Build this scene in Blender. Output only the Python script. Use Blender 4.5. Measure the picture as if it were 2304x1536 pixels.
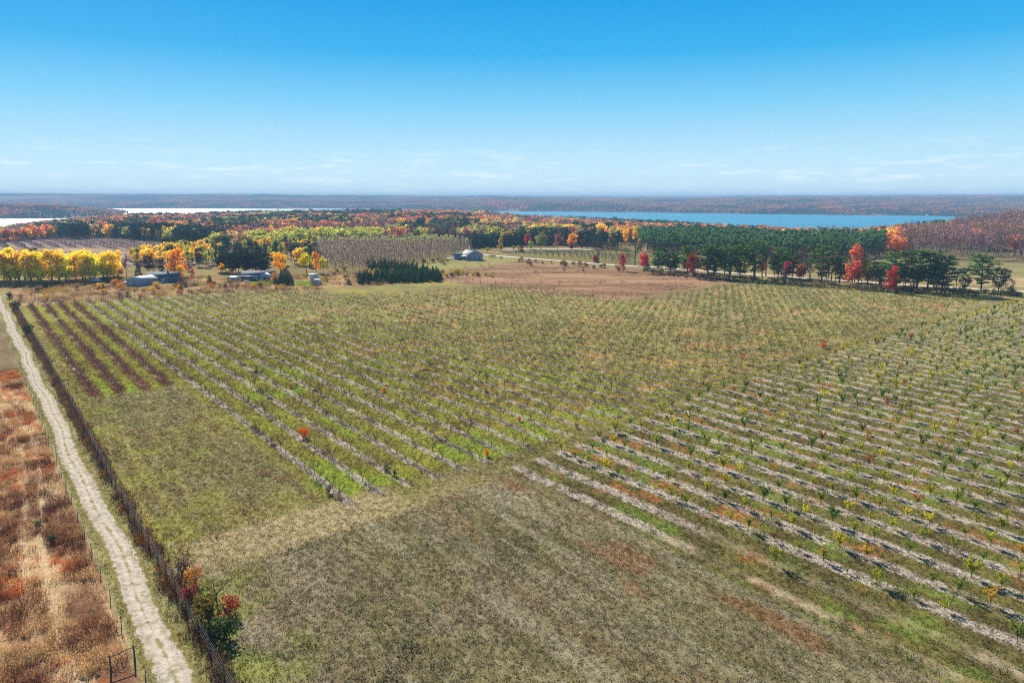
import bpy, math, random
import numpy as np
from mathutils import Vector, Matrix

# ------------------------------------------------------------------ camera, light, exposure
R = math.radians
SC = bpy.context.scene
for o in list(bpy.data.objects):
    bpy.data.objects.remove(o)
COL = SC.collection
H = 40.0                       # drone height above the orchard, metres
F = 1586.0                     # focal length in photograph pixels (2304 wide)
HOR = 446.0                    # level line of the photograph
PITCH = math.atan((768 - HOR) / F)
cam_d = bpy.data.cameras.new('camera')
cam_d.sensor_width = 36.0
cam_d.lens = 36.0 * F / 2304
cam_d.clip_start = 0.5
cam_d.clip_end = 60000
cam = bpy.data.objects.new('camera', cam_d)
cam.location = (0, 0, H)
cam.rotation_euler = (R(90) - PITCH, 0, 0)
COL.objects.link(cam)
SC.camera = cam

SUN_AZ, SUN_EL = R(-29), R(33)
SKY_STRENGTH = 0.15
w = bpy.data.worlds.new('World')
SC.world = w
w.use_nodes = True
nt = w.node_tree
nt.nodes.clear()
out = nt.nodes.new('ShaderNodeOutputWorld')
bg = nt.nodes.new('ShaderNodeBackground')
sky = nt.nodes.new('ShaderNodeTexSky')
sky.sky_type = 'NISHITA'
sky.sun_disc = False
sky.sun_elevation = SUN_EL
sky.sun_rotation = SUN_AZ
sky.altitude = 200
sky.air_density = 1.0
sky.dust_density = 0.15
sky.ozone_density = 4.0
tc = nt.nodes.new('ShaderNodeTexCoord')
mp = nt.nodes.new('ShaderNodeMapping')
mp.inputs['Scale'].default_value = (1, 1, 2.6)
nt.links.new(tc.outputs['Generated'], mp.inputs['Vector'])
nt.links.new(mp.outputs['Vector'], sky.inputs['Vector'])
EXPOSURE = 0.9
hs = nt.nodes.new('ShaderNodeHueSaturation')
hs.inputs['Hue'].default_value = 0.49
hs.inputs['Saturation'].default_value = 1.1
nt.links.new(sky.outputs['Color'], hs.inputs['Color'])
# clear autumn air: pale at the horizon, deep azure higher up
nrm = nt.nodes.new('ShaderNodeVectorMath')
nrm.operation = 'NORMALIZE'
nt.links.new(tc.outputs['Generated'], nrm.inputs[0])
sp = nt.nodes.new('ShaderNodeSeparateXYZ')
nt.links.new(nrm.outputs[0], sp.inputs['Vector'])
az_ramp = nt.nodes.new('ShaderNodeValToRGB')
stops = [(0.0, (.72, .91, .99)), (.03, (.64, .88, .99)), (.055, (.54, .83, .98)), (.08, (.43, .76, .97)), (.122, (.225, .65, .95)), (.184, (.040, .46, .88)), (.27, (.002, .325, .79)), (.45, (.03, .15, .36)), (1.0, (.05, .085, .17))]
while len(az_ramp.color_ramp.elements) < len(stops):
    az_ramp.color_ramp.elements.new(0.5)
for el, (p_, c_) in zip(az_ramp.color_ramp.elements, stops):
    el.position = p_
    el.color = (*c_, 1)
nt.links.new(sp.outputs['Z'], az_ramp.inputs['Fac'])
scl_ = nt.nodes.new('ShaderNodeVectorMath')
scl_.operation = 'SCALE'
scl_.inputs['Scale'].default_value = 1 / SKY_STRENGTH / 2 ** EXPOSURE
nt.links.new(az_ramp.outputs['Color'], scl_.inputs[0])
skm = nt.nodes.new('ShaderNodeMix')
skm.data_type = 'RGBA'
skm.inputs['Factor'].default_value = 0.97
nt.links.new(hs.outputs['Color'], skm.inputs['A'])
nt.links.new(scl_.outputs[0], skm.inputs['B'])
# thin broken cloud low over the horizon
mp2 = nt.nodes.new('ShaderNodeMapping')
mp2.inputs['Scale'].default_value = (9, 9, 70)
nt.links.new(tc.outputs['Generated'], mp2.inputs['Vector'])
cn = nt.nodes.new('ShaderNodeTexNoise')
cn.inputs['Scale'].default_value = 1.6
cn.inputs['Detail'].default_value = 9
cn.inputs['Roughness'].default_value = 0.68
nt.links.new(mp2.outputs['Vector'], cn.inputs['Vector'])
cr = nt.nodes.new('ShaderNodeValToRGB')
cr.color_ramp.elements[0].position = 0.52
cr.color_ramp.elements[0].color = (0, 0, 0, 1)
cr.color_ramp.elements[1].position = 0.66
cr.color_ramp.elements[1].color = (1, 1, 1, 1)
nt.links.new(cn.outputs['Fac'], cr.inputs['Fac'])
band = nt.nodes.new('ShaderNodeMapRange')
band.interpolation_type = 'SMOOTHSTEP'
band.inputs['From Min'].default_value = 0.085
band.inputs['From Max'].default_value = 0.02
nt.links.new(sp.outputs['Z'], band.inputs['Value'])
mul = nt.nodes.new('ShaderNodeMath')
mul.operation = 'MULTIPLY'
nt.links.new(cr.outputs['Color'], mul.inputs[0])
nt.links.new(band.outputs['Result'], mul.inputs[1])
mul2 = nt.nodes.new('ShaderNodeMath')
mul2.operation = 'MULTIPLY'
mul2.inputs[1].default_value = 0.42
nt.links.new(mul.outputs[0], mul2.inputs[0])
mx = nt.nodes.new('ShaderNodeMix')
mx.data_type = 'RGBA'
mx.inputs['B'].default_value = (4.2, 4.3, 4.4, 1)
nt.links.new(mul2.outputs[0], mx.inputs['Factor'])
nt.links.new(skm.outputs['Result'], mx.inputs['A'])
nt.links.new(mx.outputs['Result'], bg.inputs['Color'])
bg.inputs['Strength'].default_value = SKY_STRENGTH
nt.links.new(bg.outputs['Background'], out.inputs['Surface'])

sun_d = bpy.data.lights.new('sun', 'SUN')
sun_d.energy = 5.0
sun_d.angle = R(0.53)
sun_d.color = (1.0, 0.93, 0.82)
sun = bpy.data.objects.new('sun', sun_d)
sdir = Vector((math.sin(SUN_AZ) * math.cos(SUN_EL), math.cos(SUN_AZ) * math.cos(SUN_EL), math.sin(SUN_EL)))
sun.rotation_euler = sdir.to_track_quat('Z', 'Y').to_euler()
sun.location = sdir * 500
COL.objects.link(sun)

vs = SC.view_settings
vs.view_transform = 'Standard'
vs.look = 'None'
vs.exposure = EXPOSURE
vs.gamma = 1.0
vs.use_curve_mapping = False
cy = SC.cycles
cy.max_bounces = 5
cy.diffuse_bounces = 2
cy.glossy_bounces = 2
cy.transmission_bounces = 3
cy.volume_bounces = 0
cy.transparent_max_bounces = 4
cy.use_denoising = False
cy.sample_clamp_indirect = 4.0
cy.filter_width = 1.1
cy.caustics_reflective = False
cy.caustics_refractive = False

# ------------------------------------------------------------------ helpers
rng = np.random.default_rng(11)
random.seed(5)


def site(px, py, z=0.0):
    """survey: a spot seen in the photograph -> metres on the level ground"""
    cx, cy_ = (px - 1152) / F, (768 - py) / F
    dx, dy, dz = cx, math.cos(PITCH) + cy_ * math.sin(PITCH), -math.sin(PITCH) + cy_ * math.cos(PITCH)
    t = (z - H) / dz
    return dx * t, dy * t


def to_px(X, Y, Z):
    Zr = Z - H
    dep = Y * math.cos(PITCH) - Zr * math.sin(PITCH)
    up = Y * math.sin(PITCH) + Zr * math.cos(PITCH)
    dep = np.where(dep < 1, 1, dep)
    return 1152 + F * X / dep, 768 - F * up / dep


def lin(r, g, b):
    f = lambda c: (c / 12.92 if c <= 0.04045 else ((c + 0.055) / 1.055) ** 2.4)
    return np.array([f(r / 255), f(g / 255), f(b / 255)])


def hash2(ix, iy, s):
    n = (ix.astype(np.int64) * 374761393 + iy.astype(np.int64) * 668265263 + s * 1274126177) & 0xffffffff
    n = ((n ^ (n >> 13)) * 1274126177) & 0xffffffff
    n = (n ^ (n >> 16)) & 0xffffffff
    return n / 4294967295.0


def vnoise(x, y, s=0):
    xi, yi = np.floor(x), np.floor(y)
    fx, fy = x - xi, y - yi
    fx = fx * fx * (3 - 2 * fx)
    fy = fy * fy * (3 - 2 * fy)
    a, b = hash2(xi, yi, s), hash2(xi + 1, yi, s)
    c, d = hash2(xi, yi + 1, s), hash2(xi + 1, yi + 1, s)
    return (a * (1 - fx) + b * fx) * (1 - fy) + (c * (1 - fx) + d * fx) * fy


def fbm(x, y, s=0, o=4):
    t, amp, tot = 0, 1.0, 0
    for i in range(o):
        t = t + amp * vnoise(x * 2 ** i, y * 2 ** i, s + i * 17)
        tot += amp
        amp *= 0.5
    return t / tot


def sstep(a, b, x):
    t = np.clip((x - a) / (b - a), 0, 1)
    return t * t * (3 - 2 * t)


def poly_sd(poly, X, Y):
    """signed distance to a polygon, negative inside"""
    P = np.array(poly, float)
    d = np.full(X.shape, 1e18)
    ins = np.zeros(X.shape, bool)
    for i in range(len(P)):
        a, b = P[i], P[(i + 1) % len(P)]
        e = b - a
        L = e @ e + 1e-12
        t = np.clip(((X - a[0]) * e[0] + (Y - a[1]) * e[1]) / L, 0, 1)
        d = np.minimum(d, (X - a[0] - t * e[0]) ** 2 + (Y - a[1] - t * e[1]) ** 2)
        c = (a[1] > Y) != (b[1] > Y)
        xx = a[0] + (Y - a[1]) * e[0] / (e[1] if abs(e[1]) > 1e-9 else 1e-9)
        ins ^= c & (X < xx)
    d = np.sqrt(d)
    return np.where(ins, -d, d)


def line_d(poly, X, Y):
    P = np.array(poly, float)
    d = np.full(X.shape, 1e18)
    for i in range(len(P) - 1):
        a, b = P[i], P[i + 1]
        e = b - a
        t = np.clip(((X - a[0]) * e[0] + (Y - a[1]) * e[1]) / (e @ e), 0, 1)
        d = np.minimum(d, (X - a[0] - t * e[0]) ** 2 + (Y - a[1] - t * e[1]) ** 2)
    return np.sqrt(d)


# orchard grid: u across the rows, v along them (away from the drone)
ROW_AZ = R(-37.9)
NU = np.array([math.cos(ROW_AZ), -math.sin(ROW_AZ)])
NV = np.array([math.sin(ROW_AZ), math.cos(ROW_AZ)])
K = H / 35.0


def uv(X, Y):
    return X * NU[0] + Y * NU[1], X * NV[0] + Y * NV[1]


def xy(u, v):
    return u * NU[0] + v * NV[0], u * NU[1] + v * NV[1]


LU0, LSP, LST = 16.15 * K, 4.07 * K, 2.95 * K      # bare block: first row, row spacing, tree step
RU0, RSP, RST = 54.9 * K, 4.17 * K, 2.75 * K       # leafy block


def lane_v(u):
    return np.interp(u / K, [10, 55, 75, 110, 165, 300, 420], [69.5, 71.0, 73.5, 78.5, 82, 86, 90]) * K


# ------------------------------------------------------------------ terrain
LAKE = -24.0
XS = [-400, 0, 100, 200, 300, 450, 550, 650, 800, 1000, 1100, 1150, 1250, 1400, 1600, 1800, 1950, 2050, 2180, 2304, 2700]
DS = [1200, 1200, 1450, 1600, 1600, 1600, 1650, 1700, 1700, 1700, 1650, 1600, 1600, 1550, 1320, 1120, 1080, 950, 880, 900, 900]
YB = [505, 505, 492, 484, 477, 477, 474, 471, 470, 469, 472, 479, 484, 489, 499, 509, 509, 499, 489, 477, 466]
ZS = [H - (y - HOR) * d / F - 16 for y, d in zip(YB, DS)]
XF = [-400, 0, 300, 650, 900, 1100, 1150, 1300, 1500, 1600, 1800, 2000, 2180, 2304, 2700]
DF = [5200, 4900, 4500, 4500, 4300, 3800, 3625, 3450, 3172, 3100, 2819, 2671, 2500, 2450, 2400]
YC = [439, 439, 439.5, 440.5, 441.5, 442.5, 443, 444, 444.5, 444, 442.5, 440.5, 439.5, 439, 439]
DC = [6800, 6800, 6800, 6800, 7000, 7000, 7000, 7200, 7400, 7600, 7800, 8000, 8000, 8000, 8000]


def height(X, Y, rough=True):
    X, Y = np.asarray(X, float), np.asarray(Y, float)
    r = np.hypot(X, Y)
    az = np.arctan2(X, Y)
    azc = np.clip(az, -0.9, 0.9)
    px = 1152 + F * np.tan(azc) / math.cos(PITCH)
    D = r * np.cos(azc)
    Ds, zs = np.interp(px, XS, DS), np.interp(px, XS, ZS)
    Df, yc, Dc = np.interp(px, XF, DF), np.interp(px, XF, YC), np.interp(px, XF, DC)
    wob = 1 + 0.05 * (fbm(X / 300, Y / 300, 3) - 0.5)
    D = D * wob
    Df = Df * (1 + 0.03 * (fbm(X / 500 + 9, Y / 500, 8) - 0.5))
    z = sstep(470, Ds, D) * zs
    z = z + (fbm(X / 120, Y / 120, 5) - 0.5) * 5 * sstep(420, 700, D)
    z = z * (1 - sstep(Ds, Ds + 110, D)) + -32 * sstep(Ds, Ds + 110, D)
    zc = H + (HOR - yc) / F * Dc + (fbm(az * 9 + 5, az * 0, 77, 4) - 0.5) * 26
    t = np.clip((D - Df) / (Dc - Df), 0, 1)
    far = -26 + (zc + 26) * t ** 0.8 + 8 * sstep(0, 0.03, t)
    hills = (fbm(X / 900, Y / 900, 21, 4) - 0.5) * 50 * np.minimum(sstep(0.02, 0.35, t), 1 - 0.85 * sstep(0.5, 0.9, t))
    far = far + hills
    far = far - 60 * sstep(1.25, 2.5, D / Dc)
    m = sstep(-70, 20, D - Df)
    z = z * (1 - m) + far * m
    # wooded point on the far side of the left-hand bay
    pen = poly_sd([(-2600, 2150), (-1500, 2270), (-1330, 2420), (-1480, 2800), (-1700, 3100), (-2700, 3400)], X, Y)
    pm = sstep(40, -40, pen)
    z = z * (1 - pm) + (-22 + 27 * sstep(30, -330, pen)) * pm
    if rough:
        z = z + (fbm(X / 9, Y / 9, 31, 3) - 0.5) * 0.25 * (1 - sstep(300, 600, D))
    return z


# fields, as seen from above
def S(*pts):
    return [site(*p) for p in pts]


BROWN = S((985, 633), (1385, 677), (1650, 633), (1500, 613), (1380, 606), (1200, 590), (1105, 586), (1010, 603), (940, 618))
HAY = S((655, 656), (1000, 632), (1075, 644), (1000, 652), (900, 662), (760, 667), (700, 664))
HILL_LAWN = S((880, 615), (940, 596), (1000, 584), (1100, 577), (1175, 586), (1105, 596), (1010, 606), (940, 619))
LAWN_A = S((560, 639), (572, 631), (612, 629), (628, 637), (600, 642))
LAWN_B = S((660, 642), (664, 632), (700, 631), (712, 640), (690, 643))
SCRUB = S((20, 690), (10, 640), (280, 628), (700, 618), (1000, 606), (1000, 631), (660, 655), (420, 663), (48, 689))
LEFT_FIELD = S((-300, 560), (-250, 534), (0, 531), (200, 531), (400, 546), (470, 560), (540, 592), (300, 600), (0, 585))
LEFT_TAN = S((-200, 572), (0, 556), (200, 556), (300, 566), (330, 578), (100, 584), (-100, 584))
RIGHT_FIELD = S((1950, 588), (2400, 588), (2500, 650), (2304, 648), (2150, 640), (1960, 620))
RIGHT_SAND = S((2180, 622), (2500, 628), (2500, 650), (2304, 646), (2150, 636))
MID_FIELD = S((1130, 566), (1300, 561), (1480, 568), (1800, 576), (1960, 590), (1960, 604), (1700, 606), (1400, 596), (1180, 578))
ROAD = S((1085, 573), (1105, 575), (1190, 582), (1300, 590), (1400, 598), (1500, 603), (1600, 611), (1700, 618), (1850, 629), (2000, 639), (2150, 648), (2304, 656), (2500, 670))
TRACK_U, TRACK_W = 8.75 * K, 1.25
FENCE_U = 11.5 * K
LEFT_U = 6.75 * K


def orchard_masks(X, Y):
    u, v = uv(X, Y)
    lv = lane_v(u)
    far_edge = np.interp(u / K, [12, 64, 100, 104, 128, 163, 176, 177, 263, 300], [281, 281, 266, 240, 226, 224, 200, 161, 171, 158]) * K
    right_edge = np.interp(v / K, [0, 90, 125, 185], [330, 303, 281, 262]) * K
    left = (sstep(-1.2, 1.2, v - lv - 2.2) * sstep(-1, 1, far_edge - v) * sstep(-0.5, 0.5, u - (LU0 - 1.4)) * sstep(-1, 1, right_edge - u))
    plot = sstep(-1.5, 1.5, LU0 + 3.55 * LSP - u) * sstep(-3, 3, 142 * K - v)
    left = left * (1 - plot)
    right = sstep(-1.0, 1.0, lv - 1.2 - v) * sstep(-0.6, 0.6, u - RU0 + 1.7) * sstep(-1, 1, right_edge - u)
    return u, v, lv, left, right, plot


def paint(X, Y):
    """colour of the ground cover (linear), plus orchard strip strength and row phase"""
    u, v, lv, left, right, plot = orchard_masks(X, Y)
    r = np.hypot(X, Y)
    n1, n2, n3 = fbm(X / 14, Y / 14, 41), fbm(X / 4.5, Y / 4.5, 42), fbm(X / 45, Y / 45, 43)
    st = fbm(u / 1.6, v / 26, 44)            # mowing streaks
    n5 = fbm(X / 1.3, Y / 1.3, 45, 3)
    c = np.zeros(X.shape + (3,))

    def mixc(mask, col):
        nonlocal c
        m = np.asarray(mask)[..., None]
        c = c * (1 - m) + np.asarray(col) * m

    def ramp(t, a, b, lo=0.35, hi=0.65):
        s = sstep(lo, hi, t)[..., None]
        return np.asarray(a) * (1 - s) + np.asarray(b) * s

    # general rough grass
    c[:] = ramp(n1, lin(128, 112, 80), lin(142, 130, 84))
    # mown field in the foreground
    fg = ramp(n1 * 0.45 + st * 0.55, lin(124, 111, 84), lin(152, 139, 112), 0.38, 0.62)
    fg = fg * (1 - 0.45 * sstep(0.52, 0.68, n3)[..., None]) + ramp(n2, lin(100, 98, 58), lin(118, 116, 66)) * 0.45 * sstep(0.52, 0.68, n3)[..., None]
    rust = sstep(0.50, 0.66, fbm(u / 3.2, v / 10, 47)) * sstep(26, 52, u) * (0.5 + 0.9 * sstep(40, 56, u))
    fg = fg * (1 - rust[..., None] * 0.42) + lin(140, 96, 62) * rust[..., None] * 0.42
    pale = sstep(0.56, 0.7, fbm(u / 1.8, v / 18, 48))
    fg = fg * (1 - pale[..., None] * 0.3) + lin(168, 160, 136) * pale[..., None] * 0.3
    mixc(sstep(-2.5, 2.5, lv + 2 - v) * (u > FENCE_U), fg)
    gfence = sstep(12, 2, u - FENCE_U) * sstep(0.42, 0.62, n2) * (v < lv)
    mixc(gfence * 0.7, lin(140, 148, 62))
    # plot between the fence and the full rows
    pa = ramp(st * 0.6 + n1 * 0.4, lin(122, 112, 68), lin(146, 136, 78), 0.4, 0.6)
    dk = sstep(26, 8, np.abs(u - 24 * K) * 2.2) * sstep(-5, 12, v - lv - 8 * K) * sstep(0.3, 0.6, n1)
    pa = pa * (1 - 0.5 * dk[..., None]) + lin(108, 102, 78) * 0.5 * dk[..., None]
    gg = sstep(0.5, 0.7, n2) * (1 - dk)
    pa = pa * (1 - 0.45 * gg[..., None]) + lin(148, 152, 62) * 0.45 * gg[..., None]
    ins = (u > FENCE_U) * sstep(-1, 1, v - lv)
    mixc(ins * np.maximum(plot, sstep(0.5, -0.5, u - (LU0 - 1.4))), pa)
    # orchard alleys of the bare block
    near = sstep(190, 110, r)
    al = ramp(n2, lin(122, 114, 54), lin(138, 138, 58))
    bright = sstep(0.54, 0.68, fbm(u / 5, v / 13, 51)) * (0.35 + 0.65 * sstep(230, 120, r) * sstep(150, 60, u))
    al = al * (1 - bright[..., None] * 0.8) + lin(142, 160, 54) * bright[..., None] * 0.7
    farc = ramp(n1, lin(130, 122, 70), lin(156, 144, 80), 0.35, 0.65)
    fm = sstep(70, 170, u)[..., None] * 0.6
    al = al * (1 - fm) + farc * fm
    tan = sstep(0.56, 0.72, fbm(u / 9, v / 7, 52)) * sstep(50, 120, u)
    al = al * (1 - tan[..., None] * 0.6) + lin(184, 142, 84) * tan[..., None] * 0.6
    mixc(left, al)
    # alleys of the leafy block
    ar = ramp(n2, lin(98, 90, 54), lin(116, 110, 60))
    g2 = sstep(0.52, 0.7, fbm(u / 4, v / 6, 53))
    ar = ar * (1 - g2[..., None] * 0.6) + lin(120, 140, 56) * g2[..., None] * 0.6
    o2 = sstep(0.62, 0.75, fbm(u / 3, v / 5, 54))
    ar = ar * (1 - o2[..., None] * 0.7) + lin(166, 112, 66) * o2[..., None] * 0.7
    fr = sstep(90, 220, u)[..., None]
    ar = ar * (1 - 0.6 * fr) + ramp(n1, lin(122, 122, 68), lin(142, 140, 78)) * 0.6 * fr
    mixc(right, ar)
    # the two outer strips have run to tan grass and russet weeds
    ps = (u - RU0) / RSP + 0.5
    od_ = (v < lv - 3) * (ps > 0) * (ps < 2) * sstep(52 * K, 40 * K, v) * sstep(0.24, 0.10, np.abs(ps - np.floor(ps) - 0.5) + (n2 - 0.5) * 0.25)
    mixc(od_ * 0.75 * (0.15 + 0.85 * sstep(0.40, 0.58, fbm(u / 2.5, v / 7, 49))), ramp(fbm(X / 2.5, Y / 2.5, 50), lin(184, 164, 132), lin(160, 108, 72), 0.5, 0.66))
    # the grass lane between the blocks
    ln = ramp(n2, lin(118, 110, 64), lin(134, 128, 70))
    tanl = sstep(70, 30, u) * sstep(0.25, 0.55, n1)
    ln = ln * (1 - 0.8 * tanl[..., None]) + lin(182, 162, 124) * 0.8 * tanl[..., None]
    mixc((u > FENCE_U) * sstep(2.6, 1.0, np.abs(v - lv - 0.4) - 1.2 - 1.5 * sstep(72, 40, u)) * sstep(-1, 4, u - 15), ln)
    # far fields
    e = (fbm(X / 12, Y / 12, 60) - 0.5) * 10
    mixc(sstep(4, -4, poly_sd(SCRUB, X, Y) + e), ramp(n2, lin(138, 112, 88), lin(172, 144, 98)))
    bw = ramp(fbm(X / 30, Y / 7, 61), lin(128, 98, 74), lin(164, 130, 102), 0.35, 0.65)
    bw2 = sstep(0.52, 0.68, fbm(X / 50, Y / 25, 62))[..., None]
    bw = bw * (1 - 0.5 * bw2) + lin(136, 116, 92) * 0.5 * bw2
    mixc(sstep(2, -2, poly_sd(BROWN, X, Y)), bw)
    mixc(sstep(2, -2, poly_sd(HAY, X, Y)), ramp(n1, lin(130, 120, 80), lin(150, 142, 78)))
    mixc(sstep(3, -3, poly_sd(HILL_LAWN, X, Y)), ramp(n3, lin(132, 124, 88), lin(144, 140, 86)))
    mixc(sstep(1, -1, poly_sd(LAWN_A, X, Y)), lin(82, 150, 30))
    mixc(sstep(1, -1, poly_sd(LAWN_B, X, Y)), lin(92, 150, 44))
    mixc(sstep(6, -6, poly_sd(LEFT_FIELD, X, Y)), ramp(fbm(X / 40, Y / 40, 63), lin(104, 84, 84), lin(122, 100, 92)))
    mixc(sstep(8, -8, poly_sd(LEFT_TAN, X, Y) + e), ramp(fbm(X / 60, Y / 20, 64), lin(124, 104, 88), lin(168, 144, 116)))
    mixc(sstep(6, -6, poly_sd(MID_FIELD, X, Y)), ramp(n3, lin(96, 94, 66), lin(126, 118, 70)))
    mixc(sstep(6, -6, poly_sd(RIGHT_FIELD, X, Y)), ramp(fbm(X / 60, Y / 15, 65), lin(118, 112, 74), lin(140, 132, 88)))
    mixc(sstep(4, -4, poly_sd(RIGHT_SAND, X, Y)), ramp(fbm(X / 60, Y / 10, 66), lin(168, 142, 108), lin(192, 166, 130)))
    # verge of the track, weed field left of it
    vg = ramp(n2, lin(134, 128, 78), lin(156, 148, 100))
    mixc(sstep(0.8, -0.8, u - FENCE_U) * (v < 330 * K), vg)
    wd = ramp(n2, lin(116, 82, 62), lin(160, 122, 94))
    orr = sstep(0.52, 0.64, fbm(X / 6, Y / 6, 70))
    wd = wd * (1 - orr[..., None] * 0.75) + lin(176, 104, 62) * orr[..., None] * 0.75
    pl = sstep(0.53, 0.62, fbm(u / 3, v / 14, 71))
    wd = wd * (1 - pl[..., None] * 0.8) + lin(198, 168, 126) * pl[..., None] * 0.8
    tr = np.minimum(np.abs(u - (2.2 + 1.2 * np.sin(v / 17)) * K), np.abs(u - (3.8 + 1.2 * np.sin(v / 17)) * K))
    trm = sstep(0.5, 0.15, tr + (n5 - 0.5) * 0.7)[..., None] * 0.5
    wd = wd * (1 - trm) + lin(206, 182, 146) * trm
    wf = sstep(0.4, -0.4, u - LEFT_U)
    mixc(wf * sstep(178 * K, 168 * K, v), wd)
    mixc(wf * sstep(168 * K, 178 * K, v) * sstep(330 * K, 300 * K, v), ramp(n2, lin(116, 100, 78), lin(132, 114, 86)))
    # wooded land beyond the fields
    far = sstep(560, 700, r)
    wood = ramp(fbm(X / 35, Y / 35, 80), lin(104, 84, 70), lin(84, 84, 62))
    isf = np.minimum.reduce([poly_sd(LEFT_FIELD, X, Y), poly_sd(LEFT_TAN, X, Y)])
    mixc(far * sstep(-5, 5, isf) * sstep(2200, 1900, r), wood)
    # distant hills: autumn wood, painted darker and bluer for the haze, and a few fields
    hl = sstep(1900, 2300, r)
    h1, h2, h3 = fbm(X / 420, Y / 420, 81, 5), fbm(X / 160, Y / 160, 82, 4), fbm(X / 700, Y / 300, 83, 4)
    hc = ramp(h2, lin(70, 52, 66), lin(118, 80, 76), 0.4, 0.6)
    hc = hc * (1 - sstep(0.50, 0.62, h1)[..., None]) + lin(30, 52, 50) * sstep(0.50, 0.62, h1)[..., None]
    oo = sstep(0.56, 0.66, fbm(X / 230, Y / 230, 84, 4))[..., None] * 0.75
    hc = hc * (1 - oo) + lin(140, 86, 62) * oo
    ff = sstep(0.66, 0.72, h3)[..., None] * 0.8
    hc = hc * (1 - ff) + lin(150, 140, 104) * ff
    mixc(hl, hc)
    strip = np.maximum(left * (0.95 - 0.18 * sstep(60, 190, u)), right)
    phase = np.where(v > lv, (u - LU0) / LSP, (u - RU0) / RSP) + 0.5
    lf_ = sstep(4, -4, poly_sd(LEFT_FIELD, X, Y)) * sstep(0, 6, poly_sd(LEFT_TAN, X, Y))
    strip = np.maximum(strip, lf_ * 0.8)
    phase = np.where(lf_ > 0.05, u / 11.0, phase)
    faded = 1 - 0.85 * (v < lv) * sstep(RU0 + 1.6 * RSP, RU0 + 1.2 * RSP, u) * sstep(50 * K, 38 * K, v)
    mow = np.where(v < lv, 1 - right, plot) * (u > FENCE_U + 1) * (v < 150 * K)
    return np.clip(c, 0.003, 1), strip * faded, phase, mow, right * 0.075


# ------------------------------------------------------------------ materials
def new_mat(name):
    m = bpy.data.materials.new(name)
    m.use_nodes = True
    m.node_tree.nodes.clear()
    return m, m.node_tree


class N:
    """small node-graph helper"""
    def __init__(self, t):
        self.t = t

    def n(self, kind, **kw):
        nd = self.t.nodes.new(kind)
        for k, v in kw.items():
            setattr(nd, k, v)
        return nd

    def l(self, a, b):
        self.t.links.new(a, b)

    def math(self, op, a, b=None, c=None, clamp=False):
        nd = self.n('ShaderNodeMath', operation=op)
        nd.use_clamp = clamp
        for i, x in enumerate((a, b, c)):
            if x is None:
                continue
            if isinstance(x, (int, float)):
                nd.inputs[i].default_value = x
            else:
                self.l(x, nd.inputs[i])
        return nd.outputs[0]

    def mix(self, fac, a, b, blend='MIX'):
        nd = self.n('ShaderNodeMix', data_type='RGBA', blend_type=blend)
        for s, x in (('Factor', fac), ('A', a), ('B', b)):
            i = nd.inputs[s] if s == 'Factor' else [q for q in nd.inputs if q.name == s and q.type == 'RGBA'][0]
            if isinstance(x, (int, float)):
                i.default_value = x
            elif isinstance(x, (tuple, list, np.ndarray)):
                i.default_value = (*[float(q) for q in x[:3]], 1)
            else:
                self.l(x, i)
        return [q for q in nd.outputs if q.type == 'RGBA'][0]

    def noise(self, vec, scale, detail=4, rough=0.6):
        nd = self.n('ShaderNodeTexNoise')
        nd.inputs['Scale'].default_value = scale
        nd.inputs['Detail'].default_value = detail
        nd.inputs['Roughness'].default_value = rough
        if vec is not None:
            self.l(vec, nd.inputs['Vector'])
        return nd.outputs['Fac']

    def rng(self, x, a, b, lo=0.0, hi=1.0, smooth=True):
        nd = self.n('ShaderNodeMapRange')
        nd.interpolation_type = 'SMOOTHSTEP' if smooth else 'LINEAR'
        nd.inputs['From Min'].default_value = a
        nd.inputs['From Max'].default_value = b
        nd.inputs['To Min'].default_value = lo
        nd.inputs['To Max'].default_value = hi
        self.l(x, nd.inputs['Value'])
        return nd.outputs['Result']

    def attr(self, name, kind='GEOMETRY'):
        nd = self.n('ShaderNodeAttribute', attribute_name=name)
        nd.attribute_type = kind
        return nd


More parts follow.
